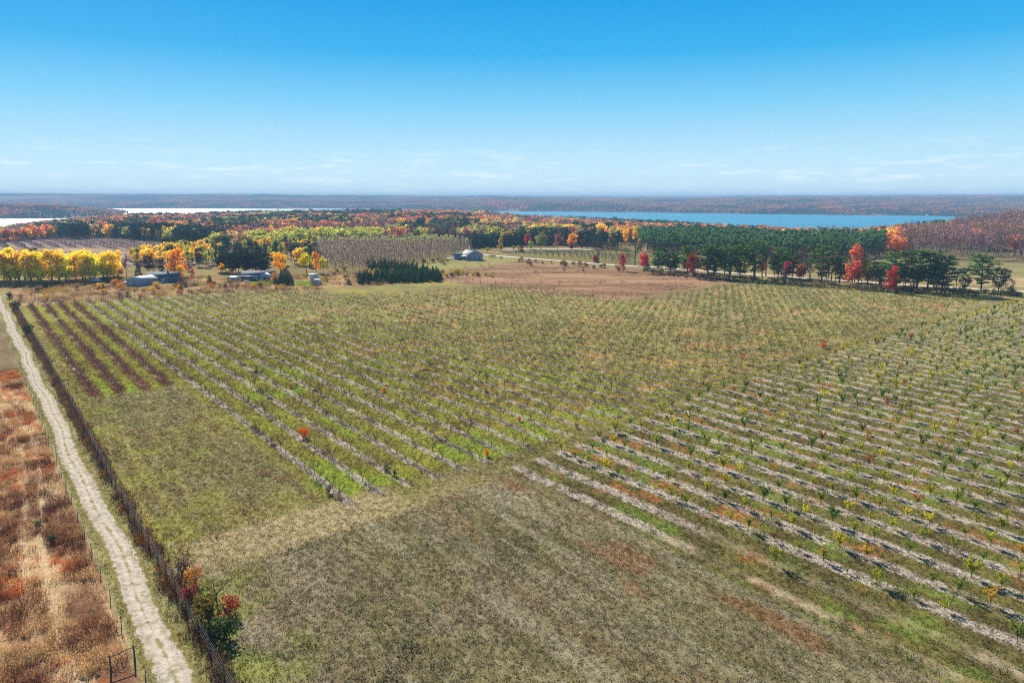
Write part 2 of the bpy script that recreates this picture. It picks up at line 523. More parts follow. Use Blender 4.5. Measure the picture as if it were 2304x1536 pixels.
def ground_material():
    m, t = new_mat('ground_cover')
    g = N(t)
    o = g.n('ShaderNodeOutputMaterial')
    b = g.n('ShaderNodeBsdfDiffuse')
    pos = g.n('ShaderNodeNewGeometry').outputs['Position']
    gc = g.attr('gcol').outputs['Color']
    ph = g.attr('row').outputs['Fac']
    st = g.attr('strip').outputs['Fac']
    fine = g.noise(pos, 6.5, 5, 0.75)
    mid = g.noise(pos, 0.9, 4, 0.65)
    big = g.noise(pos, 0.22, 3, 0.6)
    # row strips of bare soil and dead stalks
    fr = g.math('FRACT', ph)
    d = g.math('ABSOLUTE', g.math('ADD', g.math('SUBTRACT', fr, 0.5), g.math('MULTIPLY', g.math('SUBTRACT', g.noise(pos, 0.08, 3, 0.6), 0.5), 0.22)))
    d = g.math('ADD', d, g.math('MULTIPLY', g.math('SUBTRACT', mid, 0.5), 0.16))
    d = g.math('ADD', d, g.math('MULTIPLY', g.math('SUBTRACT', big, 0.5), 0.12))
    d = g.math('SUBTRACT', d, g.attr('wide').outputs['Fac'])
    sm = g.math('MULTIPLY', g.rng(d, 0.20, 0.11), st)
    sm = g.math('MULTIPLY', sm, g.rng(g.noise(pos, 0.22, 5, 0.75), 0.38, 0.50, 0.15, 1.0))
    soil = g.mix(g.rng(g.noise(pos, 2.6, 6, 0.8), 0.38, 0.60), lin(104, 93, 80), lin(202, 190, 175))
    soil = g.mix(g.math('MULTIPLY', g.rng(big, 0.55, 0.68), 0.5), soil, lin(120, 92, 78))
    col = g.mix(sm, gc, soil)
    cmb = g.n('ShaderNodeCombineXYZ')
    g.l(g.math('MULTIPLY', ph, 7.0), cmb.inputs[0])
    g.l(g.math('MULTIPLY', g.attr('along').outputs['Fac'], 0.16), cmb.inputs[1])
    mow = g.noise(cmb.outputs[0], 1.0, 5, 0.7)
    mw = g.attr('mow').outputs['Fac']
    col = g.mix(g.math('MULTIPLY', g.rng(mow, 0.52, 0.66), g.math('MULTIPLY', mw, 0.55)), col, lin(168, 158, 132))
    col = g.mix(g.math('MULTIPLY', g.rng(mow, 0.47, 0.34), g.math('MULTIPLY', mw, 0.45)), col, lin(84, 76, 52))
    va = g.rng(fine, 0.28, 0.72, 0.55, 1.5, False)
    vb = g.rng(mid, 0.30, 0.70, 0.74, 1.26, False)
    v = g.math('MULTIPLY', va, vb)
    vv = g.n('ShaderNodeVectorMath', operation='SCALE')
    g.l(col, vv.inputs[0])
    g.l(v, vv.inputs['Scale'])
    hue = g.mix(g.rng(g.noise(pos, 1.9, 3, 0.6), 0.5, 0.68, 0, 0.28), vv.outputs[0], lin(172, 158, 128))
    g.l(hue, b.inputs['Color'])
    bp = g.n('ShaderNodeBump')
    bp.inputs['Strength'].default_value = 1.0
    bp.inputs['Distance'].default_value = 0.16
    g.l(g.noise(pos, 5.0, 6, 0.8), bp.inputs['Height'])
    g.l(bp.outputs['Normal'], b.inputs['Normal'])
    g.l(b.outputs[0], o.inputs['Surface'])
    return m


def leaf_material(name, gain=1.0, trans=0.42, var=0.5, fixed=None):
    m, t = new_mat(name)
    g = N(t)
    o = g.n('ShaderNodeOutputMaterial')
    if fixed is None:
        c = g.attr('tint', 'INSTANCER').outputs['Color']
    else:
        rgb = g.n('ShaderNodeRGB')
        rgb.outputs[0].default_value = (*[float(x) for x in fixed], 1)
        c = rgb.outputs[0]
    sh = g.attr('shade').outputs['Fac']
    sc = g.rng(sh, 0, 1, gain * (1 - var), gain * (1 + var), False)
    vv = g.n('ShaderNodeVectorMath', operation='SCALE')
    g.l(c, vv.inputs[0])
    g.l(sc, vv.inputs['Scale'])
    hs_ = g.n('ShaderNodeHueSaturation')
    g.l(g.rng(g.attr('shade2').outputs['Fac'], 0, 1, 0.487, 0.513, False), hs_.inputs['Hue'])
    g.l(vv.outputs[0], hs_.inputs['Color'])
    d = g.n('ShaderNodeBsdfDiffuse')
    tr = g.n('ShaderNodeBsdfTranslucent')
    g.l(hs_.outputs[0], d.inputs['Color'])
    g.l(hs_.outputs[0], tr.inputs['Color'])
    mxs = g.n('ShaderNodeMixShader')
    mxs.inputs[0].default_value = trans
    g.l(d.outputs[0], mxs.inputs[1])
    g.l(tr.outputs[0], mxs.inputs[2])
    g.l(mxs.outputs[0], o.inputs['Surface'])
    return m


def plain(name, col, rough=0.8, metal=0.0, nscale=None, namt=0.3, spec=0.3):
    m, t = new_mat(name)
    g = N(t)
    o = g.n('ShaderNodeOutputMaterial')
    b = g.n('ShaderNodeBsdfPrincipled')
    b.inputs['Roughness'].default_value = rough
    b.inputs['Metallic'].default_value = metal
    b.inputs['Specular IOR Level'].default_value = spec
    if nscale:
        tcn = g.n('ShaderNodeTexCoord').outputs['Object']
        f = g.noise(tcn, nscale, 5, 0.65)
        c = g.mix(f, np.array(col) * (1 - namt), np.clip(np.array(col) * (1 + namt), 0, 1))
        g.l(c, b.inputs['Base Color'])
        bp = g.n('ShaderNodeBump')
        bp.inputs['Strength'].default_value = 0.3
        bp.inputs['Distance'].default_value = 0.02
        g.l(f, bp.inputs['Height'])
        g.l(bp.outputs['Normal'], b.inputs['Normal'])
    else:
        b.inputs['Base Color'].default_value = (*[float(x) for x in col], 1)
    g.l(b.outputs[0], o.inputs['Surface'])
    return m


def water_material():
    m, t = new_mat('lake_water')
    g = N(t)
    o = g.n('ShaderNodeOutputMaterial')
    b = g.n('ShaderNodeBsdfPrincipled')
    b.inputs['Roughness'].default_value = 0.42
    b.inputs['IOR'].default_value = 1.33
    pos = g.n('ShaderNodeNewGeometry').outputs['Position']
    mpn = g.n('ShaderNodeMapping')
    mpn.inputs['Scale'].default_value = (1, 2.2, 1)
    g.l(pos, mpn.inputs['Vector'])
    bp = g.n('ShaderNodeBump')
    bp.inputs['Strength'].default_value = 0.35
    bp.inputs['Distance'].default_value = 0.6
    mpw = g.n('ShaderNodeMapping')
    mpw.inputs['Scale'].default_value = (0.0022, 0.012, 1)
    g.l(pos, mpw.inputs['Vector'])
    wn_ = g.noise(mpw.outputs['Vector'], 1.0, 5, 0.6)
    g.l(g.mix(g.rng(wn_, 0.35, 0.65), (0.022, 0.22, 0.36), (0.040, 0.30, 0.43)), b.inputs['Base Color'])
    g.l(g.rng(wn_, 0.3, 0.7, 0.36, 0.48), b.inputs['Roughness'])
    g.l(g.noise(mpn.outputs['Vector'], 0.08, 4, 0.6), bp.inputs['Height'])
    g.l(bp.outputs['Normal'], b.inputs['Normal'])
    g.l(b.outputs[0], o.inputs['Surface'])
    return m


def track_material(name, a, b_, green, gamt):
    m, t = new_mat(name)
    g = N(t)
    o = g.n('ShaderNodeOutputMaterial')
    b = g.n('ShaderNodeBsdfDiffuse')
    pos = g.n('ShaderNodeNewGeometry').outputs['Position']
    f = g.noise(pos, 1.3, 7, 0.8)
    c = g.mix(g.rng(f, 0.32, 0.68), a, b_)
    gr = g.math('MULTIPLY', g.rng(g.noise(pos, 0.6, 6, 0.75), 0.52, 0.62), gamt)
    c = g.mix(gr, c, green)
    ed = g.math('ADD', g.math('ABSOLUTE', g.attr('across').outputs['Fac']), g.math('MULTIPLY', g.math('SUBTRACT', g.noise(pos, 0.9, 6, 0.75), 0.5), 1.5))
    if gamt > 0.3:
        c = g.mix(g.rng(ed, 0.62, 0.86), c, g.mix(g.noise(pos, 3.5, 5, 0.7), green * 0.7, green * 1.3))
        cen = g.math('ADD', g.math('ABSOLUTE', g.attr('across').outputs['Fac']), g.math('MULTIPLY', g.math('SUBTRACT', g.noise(pos, 0.7, 6, 0.75), 0.5), 1.1))
        c = g.mix(g.rng(cen, 0.14, -0.06, 0, 0.9), c, g.mix(g.noise(pos, 4.5, 5, 0.7), green * 0.75, green * 1.4))
    # worn wheel ruts: where the sheet's own across coordinate says so
    ac = g.attr('across').outputs['Fac']
    rut = g.rng(g.math('ABSOLUTE', g.math('SUBTRACT', g.math('ABSOLUTE', ac), 0.5)), 0.22, 0.05)
    rut = g.math('MULTIPLY', rut, g.rng(g.noise(pos, 1.2, 4, 0.7), 0.40, 0.58, 0.0, 0.7))
    c = g.mix(rut, c, np.array(a) * 0.8)
    g.l(c, b.inputs['Color'])
    bp = g.n('ShaderNodeBump')
    bp.inputs['Strength'].default_value = 0.5
    bp.inputs['Distance'].default_value = 0.03
    g.l(f, bp.inputs['Height'])
    g.l(bp.outputs['Normal'], b.inputs['Normal'])
    g.l(b.outputs[0], o.inputs['Surface'])
    return m


M = {}
M['ground'] = ground_material()
M['leaf'] = leaf_material('foliage', 1.35, trans=0.5, var=0.4)
M['needle'] = leaf_material('needles', 1.5, trans=0.35, var=0.55)
M['twig'] = leaf_material('fine_twigs', trans=0.0, var=0.35)
M['weed'] = leaf_material('weed_blades', trans=0.3, var=0.4)
M['bark'] = plain('bark_grey_brown', (0.10, 0.082, 0.068), 0.9, nscale=6, namt=0.45)
M['bark_pale'] = plain('bark_pale', (0.30, 0.27, 0.23), 0.9, nscale=5, namt=0.4)
M['bark_pine'] = plain('bark_pine', (0.085, 0.062, 0.05), 0.95, nscale=4, namt=0.5)
M['water'] = water_material()
M['track'] = track_material('dirt_track', lin(164, 153, 136), lin(202, 192, 176), lin(124, 116, 70), 0.55)
M['road'] = track_material('gravel_road', lin(196, 184, 168), lin(226, 216, 202), lin(160, 150, 120), 0.1)
M['post'] = plain('weathered_post', (0.13, 0.11, 0.095), 0.9, nscale=9, namt=0.4)
M['wire'] = plain('fence_wire', (0.16, 0.15, 0.145), 0.55, metal=0.5)
M['siding_blue'] = plain('blue_grey_siding', lin(152, 166, 192), 0.7, nscale=3, namt=0.08)
M['siding_steel'] = plain('slate_blue_siding', lin(118, 132, 160), 0.7, nscale=3, namt=0.08)
M['siding_pale'] = plain('pale_siding', lin(176, 184, 196), 0.7, nscale=3, namt=0.06)
M['shingle_grey'] = plain('grey_shingles', lin(150, 150, 148), 0.85, nscale=2.5, namt=0.15)
M['shingle_dark'] = plain('dark_slate_shingles', lin(92, 98, 116), 0.85, nscale=2.5, namt=0.2)
M['roof_metal'] = plain('pale_metal_roof', lin(186, 190, 188), 0.5, nscale=1.5, namt=0.08)
M['white'] = plain('white_paint', (0.78, 0.78, 0.77), 0.6, nscale=4, namt=0.05)
M['glass'] = plain('dark_glass', (0.03, 0.04, 0.05), 0.08, spec=0.8)
M['car_white'] = plain('white_car_paint', (0.75, 0.76, 0.77), 0.3, nscale=2, namt=0.04, spec=0.6)
M['car_dark'] = plain('dark_car_paint', (0.02, 0.022, 0.028), 0.25, nscale=2, namt=0.1, spec=0.6)
M['rubber'] = plain('tyre_rubber', (0.02, 0.02, 0.02), 0.9, nscale=8, namt=0.2)
M['chrome'] = plain('wheel_metal', (0.5, 0.5, 0.52), 0.35, metal=0.9)
M['deck'] = plain('deck_boards', lin(150, 140, 126), 0.8, nscale=5, namt=0.2)


# ------------------------------------------------------------------ mesh building
class B:
    """collects verts/faces with per-corner shade values and a material index"""
    def __init__(self):
        self.v, self.f, self.mi, self.s, self.s2, self.k = [], [], [], [], [], 0

    def add(self, V, Fc, mi=0, shade=None, shade2=None):
        V = np.asarray(V, float)
        Fc = np.asarray(Fc, int)
        self.v.append(V)
        self.f.append(Fc + self.k)
        self.mi.append(np.full(len(Fc), mi))
        self.s.append(np.full(len(V), 0.5) if shade is None else np.broadcast_to(shade, (len(V),)).astype(float))
        self.s2.append(np.full(len(V), 0.5) if shade2 is None else np.broadcast_to(shade2, (len(V),)).astype(float))
        self.k += len(V)
        return self

    def box(self, c, d, mi=0, rz=0.0, shade=None):
        x, y, z = np.array(d) / 2
        V = np.array([[sx * x, sy * y, sz * z] for sz in (-1, 1) for sy in (-1, 1) for sx in (-1, 1)])
        if rz:
            cs, sn = math.cos(rz), math.sin(rz)
            V[:, :2] = V[:, :2] @ np.array([[cs, sn], [-sn, cs]])
        return self.add(V + np.array(c), [[0, 2, 3, 1], [4, 5, 7, 6], [0, 1, 5, 4], [2, 6, 7, 3], [0, 4, 6, 2], [1, 3, 7, 5]], mi, shade)

    def tube(self, a, b, r0, r1, mi=0, k=5, shade=None):
        a, b = np.array(a, float), np.array(b, float)
        ax = b - a
        L = np.linalg.norm(ax)
        if L < 1e-6:
            return self
        ax /= L
        p = np.cross(ax, [0.3, 0.9, 0.1] if abs(ax[2]) > 0.9 else [0, 0, 1])
        p /= np.linalg.norm(p)
        q = np.cross(ax, p)
        an = np.arange(k) * 2 * math.pi / k
        ring = np.cos(an)[:, None] * p + np.sin(an)[:, None] * q
        V = np.vstack([a + ring * r0, b + ring * r1])
        Fc = [[i, (i + 1) % k, k + (i + 1) % k, k + i] for i in range(k)]
        return self.add(V, Fc, mi, shade)

    def quads(self, C, size, mi=0, shade=None, shade2=None, nrm=None, aspect=1.0, r=None):
        """leaf-sized faces around the points C, facing at random (or near nrm)"""
        r = r or rng
        n = len(C)
        if n == 0:
            return self
        d = r.normal(size=(n, 3))
        if nrm is not None:
            d = d * 0.55 + nrm
        d /= np.linalg.norm(d, axis=1)[:, None]
        a = np.cross(d, r.normal(size=(n, 3)))
        a /= np.linalg.norm(a, axis=1)[:, None] + 1e-9
        b = np.cross(d, a)
        s = (np.broadcast_to(size, (n,)) * (0.65 + 0.7 * r.random(n)))[:, None] / 2
        V = np.stack([C - a * s * aspect - b * s * 0.5, C + a * s * 0.1 - b * s, C + a * s * aspect + b * s * 0.4, C - a * s * 0.1 + b * s], 1).reshape(-1, 3)
        Fc = np.arange(n * 4).reshape(n, 4)
        sh = r.random(n) if shade is None else shade
        s2 = r.random(n) if shade2 is None else shade2
        return self.add(V, Fc, mi, np.repeat(sh, 4), np.repeat(s2, 4))

    def mesh(self, name, mats):
        V = np.vstack(self.v)
        me = bpy.data.meshes.new(name)
        nf = sum(len(f) for f in self.f)
        tot = np.concatenate([np.full(len(f), f.shape[1]) for f in self.f])
        loops = np.concatenate([f.ravel() for f in self.f])
        me.vertices.add(len(V))
        me.vertices.foreach_set('co', V.ravel().astype(np.float32))
        me.loops.add(len(loops))
        me.loops.foreach_set('vertex_index', loops.astype(np.int32))
        me.polygons.add(nf)
        me.polygons.foreach_set('loop_start', np.concatenate([[0], np.cumsum(tot)[:-1]]).astype(np.int32))
        me.polygons.foreach_set('material_index', np.concatenate(self.mi).astype(np.int32))
        for nm, src in (('shade', self.s), ('shade2', self.s2)):
            at = me.attributes.new(nm, 'FLOAT', 'POINT')
            at.data.foreach_set('value', np.concatenate(src).astype(np.float32))
        for m in mats:
            me.materials.append(m)
        me.update(calc_edges=True)
        return me


def tag(o, label=None, cat=None, group=None, kind=None):
    if label:
        o['label'] = label
    if cat:
        o['category'] = cat
    if group:
        o['group'] = group
    if kind:
        o['kind'] = kind
    return o


def obj(name, data, parent=None, loc=None, rz=0.0, scale=None, tint=None):
    o = bpy.data.objects.new(name, data)
    if parent is not None:
        o.parent = parent
    if loc is not None:
        o.location = loc
    if rz:
        o.rotation_euler = (0, 0, rz)
    if scale is not None:
        o.scale = scale if hasattr(scale, '__len__') else (scale,) * 3
    if tint is not None:
        o['tint'] = [float(x) for x in tint]
    COL.objects.link(o)
    return o


def scatter(name, P, rotz, scl, tint, pick, protos, label, cat, kind='stuff', tilt=None):
    """one 'stuff' object: every point carries an instance of one of the meshes"""
    P = np.asarray(P, float)
    n = len(P)
    me = bpy.data.meshes.new(name)
    me.vertices.add(n)
    me.vertices.foreach_set('co', P.ravel())
    rot = np.zeros((n, 3))
    rot[:, 2] = rotz
    if tilt is not None:
        rot[:, :2] = tilt
    scl = np.asarray(scl, float)
    if scl.ndim == 1:
        scl = np.repeat(scl[:, None], 3, 1)
    for nm, ty, arr in (('rot', 'FLOAT_VECTOR', rot), ('scl', 'FLOAT_VECTOR', scl)):
        at = me.attributes.new(nm, ty, 'POINT')
        at.data.foreach_set('vector', arr.ravel())
    at = me.attributes.new('tint', 'FLOAT_COLOR', 'POINT')
    at.data.foreach_set('color', np.hstack([tint, np.ones((n, 1))]).ravel())
    at = me.attributes.new('pick', 'INT', 'POINT')
    at.data.foreach_set('value', np.asarray(pick, np.int32))
    o = obj(name, me)
    tag(o, label, cat, None, kind)
    pc = bpy.data.collections.new(name + '_kinds')
    for i, pm in enumerate(protos):
        po = bpy.data.objects.new('%s_kind_%02d' % (name, i), pm)
        pc.objects.link(po)
    ng = bpy.data.node_groups.new(name + '_scatter', 'GeometryNodeTree')
    ng.interface.new_socket('Geometry', in_out='INPUT', socket_type='NodeSocketGeometry')
    ng.interface.new_socket('Geometry', in_out='OUTPUT', socket_type='NodeSocketGeometry')
    gi, go = ng.nodes.new('NodeGroupInput'), ng.nodes.new('NodeGroupOutput')
    ci = ng.nodes.new('GeometryNodeCollectionInfo')
    ci.inputs['Collection'].default_value = pc
    ci.inputs['Separate Children'].default_value = True
    ci.inputs['Reset Children'].default_value = True
    ip = ng.nodes.new('GeometryNodeInstanceOnPoints')
    ip.inputs['Pick Instance'].default_value = True

    def na(nm, ty):
        q = ng.nodes.new('GeometryNodeInputNamedAttribute')
        q.data_type = ty
        q.inputs['Name'].default_value = nm
        return q.outputs['Attribute']
    er = ng.nodes.new('FunctionNodeEulerToRotation')
    ng.links.new(na('rot', 'FLOAT_VECTOR'), er.inputs[0])
    ng.links.new(gi.outputs[0], ip.inputs['Points'])
    ng.links.new(ci.outputs[0], ip.inputs['Instance'])
    ng.links.new(na('pick', 'INT'), ip.inputs['Instance Index'])
    ng.links.new(er.outputs[0], ip.inputs['Rotation'])
    ng.links.new(na('scl', 'FLOAT_VECTOR'), ip.inputs['Scale'])
    ng.links.new(ip.outputs[0], go.inputs[0])
    md = o.modifiers.new('scatter', 'NODES')
    md.node_group = ng
    return o


# ------------------------------------------------------------------ the ground sheet
fine_az = np.radians(np.arange(-44, 44.01, 0.2))
coarse = np.radians(np.arange(48, 313, 4.0))
AZ = np.concatenate([fine_az, coarse])
RR = [12.0]
while RR[-1] < 26000:
    RR.append(RR[-1] * 1.0145)
RR = np.array(RR)
RX = RR[:, None] * np.sin(AZ)[None]
RY = RR[:, None] * np.cos(AZ)[None]
RZ = height(RX, RY)
# crowns of the far woods lift the surface where single trees can no longer be told apart
RFAR = np.hypot(RX, RY)
RZ = RZ + sstep(3600, 4600, RFAR) * (RZ > LAKE + 4) * ((fbm(RX / 55, RY / 55, 91, 3) - 0.45) * 16)
nR, nA = RX.shape
V = np.concatenate([np.stack([RX, RY, RZ], -1).reshape(-1, 3), [[0, 0, 0]]])
ii, jj = np.meshgrid(np.arange(nR - 1), np.arange(nA), indexing='ij')
j2 = (jj + 1) % nA
quads = np.stack([ii * nA + jj, (ii + 1) * nA + jj, (ii + 1) * nA + j2, ii * nA + j2], -1).reshape(-1, 4)
jj0 = np.arange(nA)
tris = np.stack([np.full(nA, nR * nA), jj0, (jj0 + 1) % nA], -1)
gb = B()
gb.v = [V]
gb.f = [quads[:, ::-1], tris[:, ::-1]]
gb.mi = [np.zeros(len(quads)), np.zeros(len(tris))]
gb.s = [np.zeros(len(V))]
gb.s2 = [np.zeros(len(V))]
gm = gb.mesh('ground', [M['ground']])
gc_, gs_, gp_, gw_, gd_ = paint(V[:, 0], V[:, 1])
for nm_, ar_ in (('mow', gw_), ('wide', gd_), ('along', uv(V[:, 0], V[:, 1])[1])):
    at = gm.attributes.new(nm_, 'FLOAT', 'POINT')
    at.data.foreach_set('value', np.asarray(ar_, np.float32))
at = gm.attributes.new('gcol', 'FLOAT_COLOR', 'POINT')
at.data.foreach_set('color', np.hstack([gc_, np.ones((len(V), 1))]).ravel())
at = gm.attributes.new('strip', 'FLOAT', 'POINT')
at.data.foreach_set('value', gs_)
at = gm.attributes.new('row', 'FLOAT', 'POINT')
at.data.foreach_set('value', gp_)
gm.polygons.foreach_set('use_smooth', np.ones(len(gm.polygons), bool))
ground = tag(obj('ground', gm), kind='structure')

# the lake: one flat sheet; the land rises out of it
wb = B()
wv = [(-9000, 900), (9000, 700), (9000, 6500), (-9000, 6500)]
wb.add([(x, y, LAKE) for x, y in wv], [[0, 1, 2, 3]])
tag(obj('lake', wb.mesh('lake', [M['water']])), kind='structure')


def ribbon(name, line, half, mat, lift=0.02, step=1.2, rag=0.3, seed=1):
    L = np.array(line, float)
    seg = np.hypot(*np.diff(L, axis=0).T)
    cum = np.concatenate([[0], np.cumsum(seg)])
    t = np.arange(0, cum[-1], step)
    X, Y = np.interp(t, cum, L[:, 0]), np.interp(t, cum, L[:, 1])
    dx, dy = np.gradient(X), np.gradient(Y)
    q = np.hypot(dx, dy)
    nx, ny = dy / q, -dx / q
    cols = np.linspace(-1, 1, 7)
    rows = []
    for c in cols:
        wob = (fbm(t / 2.2, t * 0 + c * 3.1, seed, 3) - 0.5) * 2 * rag * abs(c) + (fbm(t / 9, t * 0 + c, seed + 7, 2) - 0.5) * 1.6 * rag * abs(c)
        o_ = c * half + np.sign(c) * wob
        px_, py_ = X + nx * o_, Y + ny * o_
        rows.append(np.stack([px_, py_, height(px_, py_) + lift + 0.03 * (1 - abs(c))], -1))
    V = np.stack(rows, 1)
    n, k = V.shape[:2]
    i_, j_ = np.meshgrid(np.arange(n - 1), np.arange(k - 1), indexing='ij')
    Q = np.stack([i_ * k + j_, (i_ + 1) * k + j_, (i_ + 1) * k + j_ + 1, i_ * k + j_ + 1], -1).reshape(-1, 4)
    b = B().add(V.reshape(-1, 3), Q)
    me = b.mesh(name, [mat])
    me.flip_normals() if me.polygons[0].normal.z < 0 else None
    at = me.attributes.new('across', 'FLOAT', 'POINT')
    at.data.foreach_set('value', np.tile(cols, n))
    return tag(obj(name, me), kind='structure')


ribbon('dirt_track', [xy(TRACK_U + 0.28 * math.sin(q / 11.0) + 0.2 * math.sin(q / 4.3) - 0.002 * max(0, q - 180), q) for q in range(30, 362, 3)], 1.6, M['track'], 0.03, 0.5, 0.22, 3)
ribbon('gravel_road', ROAD, 2.6, M['road'], 0.12, 2.0, 0.3, 5)
ribbon('driveway', S((985, 585), (1010, 581), (1040, 576), (1085, 573), (1125, 577)), 2.0, M['road'], 0.13, 2.0, 0.3, 6)
ribbon('farm_lane', S((1130, 562), (1200, 560), (1290, 560), (1330, 562)), 3.0, M['road'], 0.1, 3.0, 0.4, 8)


# ------------------------------------------------------------------ plants: meshes
def blob_points(n, blobs, r, shell=0.75):
    """points spread through a set of lobes (cx,cy,cz,rx,ry,rz)"""
    Bm = np.array(blobs)
    wt = (Bm[:, 3] * Bm[:, 4] * Bm[:, 5]) ** 0.67
    k = r.choice(len(Bm), n, p=wt / wt.sum())
    d = r.normal(size=(n, 3))
    d /= np.linalg.norm(d, axis=1)[:, None]
    rad = (shell + (1 - shell) * r.random(n)) * (0.55 + 0.45 * r.random(n) ** 0.4)
    return Bm[k, :3] + d * Bm[k, 3:] * rad[:, None], d


def limbs(b, base, height_, spread, n, r, r0, mi=0, lo=0.3):
    b.tube(base, (base[0], base[1], base[2] + height_ * 0.55), r0, r0 * 0.6, mi, 6)
    b.tube((base[0], base[1], base[2] + height_ * 0.55), (base[0] + spread * 0.1, base[1], base[2] + height_ * 0.92), r0 * 0.6, r0 * 0.15, mi, 5)
    for i in range(n):
        a = r.random() * 6.283
        z0 = height_ * (lo + (0.85 - lo) * r.random())
        z1 = min(height_ * 0.95, z0 + spread * (0.5 + 0.7 * r.random()))
        q = spread * (0.55 + 0.4 * r.random()) * (1 - 0.4 * (z0 / height_ - lo))
        b.tube((base[0], base[1], base[2] + z0), (base[0] + math.cos(a) * q, base[1] + math.sin(a) * q, base[2] + z1), r0 * 0.42, r0 * 0.08, mi, 4)


def broadleaf(seed, kind='round', n=800, size=0.55):
    """unit: metres, total height ~10; returns (trunk builder, crown builder)"""
    r = np.random.default_rng(seed)
    tb, cb = B(), B()
    if kind == 'round':
        limbs(tb, (0, 0, -0.2), 9.0, 3.4, 12, r, 0.2)
        blobs = []
        for i in range(17):
            a, z = r.random() * 6.283, 3.4 + 5.4 * r.random()
            q = 2.7 * math.sqrt(max(0.05, 1 - ((z - 5.6) / 4.2) ** 2)) * r.random() ** 0.5
            s = 0.9 + 0.9 * r.random()
            blobs.append((math.cos(a) * q, math.sin(a) * q, z, s * 1.15, s * 1.15, s * 0.85))
    elif kind == 'tall':      # poplar / aspen
        limbs(tb, (0, 0, -0.2), 9.6, 1.7, 14, r, 0.15, lo=0.2)
        blobs = []
        for i in range(18):
            z = 2.2 + 7.2 * r.random()
            a = r.random() * 6.283
            q = 1.35 * math.sqrt(max(0.05, 1 - ((z - 5.2) / 5.0) ** 2)) * r.random() ** 0.5
            s = 0.55 + 0.55 * r.random()
            blobs.append((math.cos(a) * q, math.sin(a) * q, z, s, s, s * 1.45))
    else:                     # bush
        for i in range(9):
            a = r.random() * 6.283
            tb.tube((0, 0, -0.2), (math.cos(a) * 2.6, math.sin(a) * 2.6, 4 + 4 * r.random()), 0.16, 0.04, 0, 4)
        blobs = []
        for i in range(12):
            a, q = r.random() * 6.283, 3.0 * r.random() ** 0.5
            z = 1.5 + 6.0 * r.random() * (1 - (q / 4.6) ** 2)
            s = 1.1 + 1.2 * r.random()
            blobs.append((math.cos(a) * q, math.sin(a) * q, z, s, s, s * 0.9))
    C, d = blob_points(n, blobs, r)
    C[:, 2] = np.maximum(C[:, 2], 0.15)
    cb.quads(C, size, nrm=d * 0.5 + np.array([0, 0, 0.35]), r=r)
    return tb, cb


def bare_tree(seed, height_=10.0, spread=3.0, thick=0.2, levels=(7, 5, 4), twig=0.03, vase=0.7, leaves=0, lsize=0.4, lo=0.18):
    r = np.random.default_rng(seed)
    tb, cb = B(), B()
    tips = []
    top = height_ * 0.9 if vase < 0.5 else height_ * lo * 1.15
    tb.tube((0, 0, -0.2), (r.normal() * 0.02 * height_, r.normal() * 0.02 * height_, top), thick, thick * (0.35 if vase < 0.5 else 0.8), 0, 6)
    for i in range(levels[0]):
        a = i * 6.283 / levels[0] + r.normal() * 0.35
        z0 = height_ * lo + (top - height_ * lo) * (i / levels[0])
        p0 = np.array([0, 0, z0])
        up = 0.55 + 0.5 * r.random()
        L = spread * (0.75 + 0.5 * r.random()) if vase < 0.5 else height_ * (1 - lo) * (0.7 + 0.3 * r.random())
        dr = np.array([math.cos(a) * spread / height_ * (2.0 if vase < 0.5 else 1.25), math.sin(a) * spread / height_ * (2.0 if vase < 0.5 else 1.25), up])
        dr /= np.linalg.norm(dr)
        p1 = p0 + dr * L * 0.55
        p2 = p1 + (dr + np.array([0, 0, 0.4])) / np.linalg.norm(dr + np.array([0, 0, 0.4])) * L * 0.45
        tb.tube(p0, p1, thick * 0.5, thick * 0.3, 0, 4)
        tb.tube(p1, p2, thick * 0.3, thick * 0.1, 0, 4)
        for j in range(levels[1]):
            t = 0.25 + 0.75 * (j + r.random()) / levels[1]
            q0 = p0 + (p1 - p0) * min(1, t / 0.55) if t < 0.55 else p1 + (p2 - p1) * (t - 0.55) / 0.45
            sd = r.normal(size=3) * 0.75 + dr
            sd[2] = abs(sd[2]) * 0.8 + 0.25
            sd /= np.linalg.norm(sd)
            Ls = L * (0.5 - 0.25 * t) * (0.7 + 0.6 * r.random())
            q1 = q0 + sd * Ls
            cb.tube(q0, q1, max(twig * 1.7, thick * 0.14), twig, 0, 3, r.random())
            for k in range(levels[2]):
                tt = 0.3 + 0.7 * r.random()
                w0 = q0 + (q1 - q0) * tt
                wd = r.normal(size=3) * 0.8 + sd
                wd[2] = wd[2] * 0.7 + 0.25
                wd /= np.linalg.norm(wd)
                w1 = w0 + wd * Ls * (0.35 + 0.4 * r.random())
                cb.tube(w0, w1, twig, twig * 0.5, 0, 3, r.random())
                tips.append(w1)
                tips.append((w0 + w1) / 2)
    tips = np.array(tips)
    if leaves:
        C = tips[r.choice(len(tips), leaves)] + r.normal(size=(leaves, 3)) * lsize * 0.4
        cb.quads(C, lsize, mi=1, r=r)
    return tb, cb


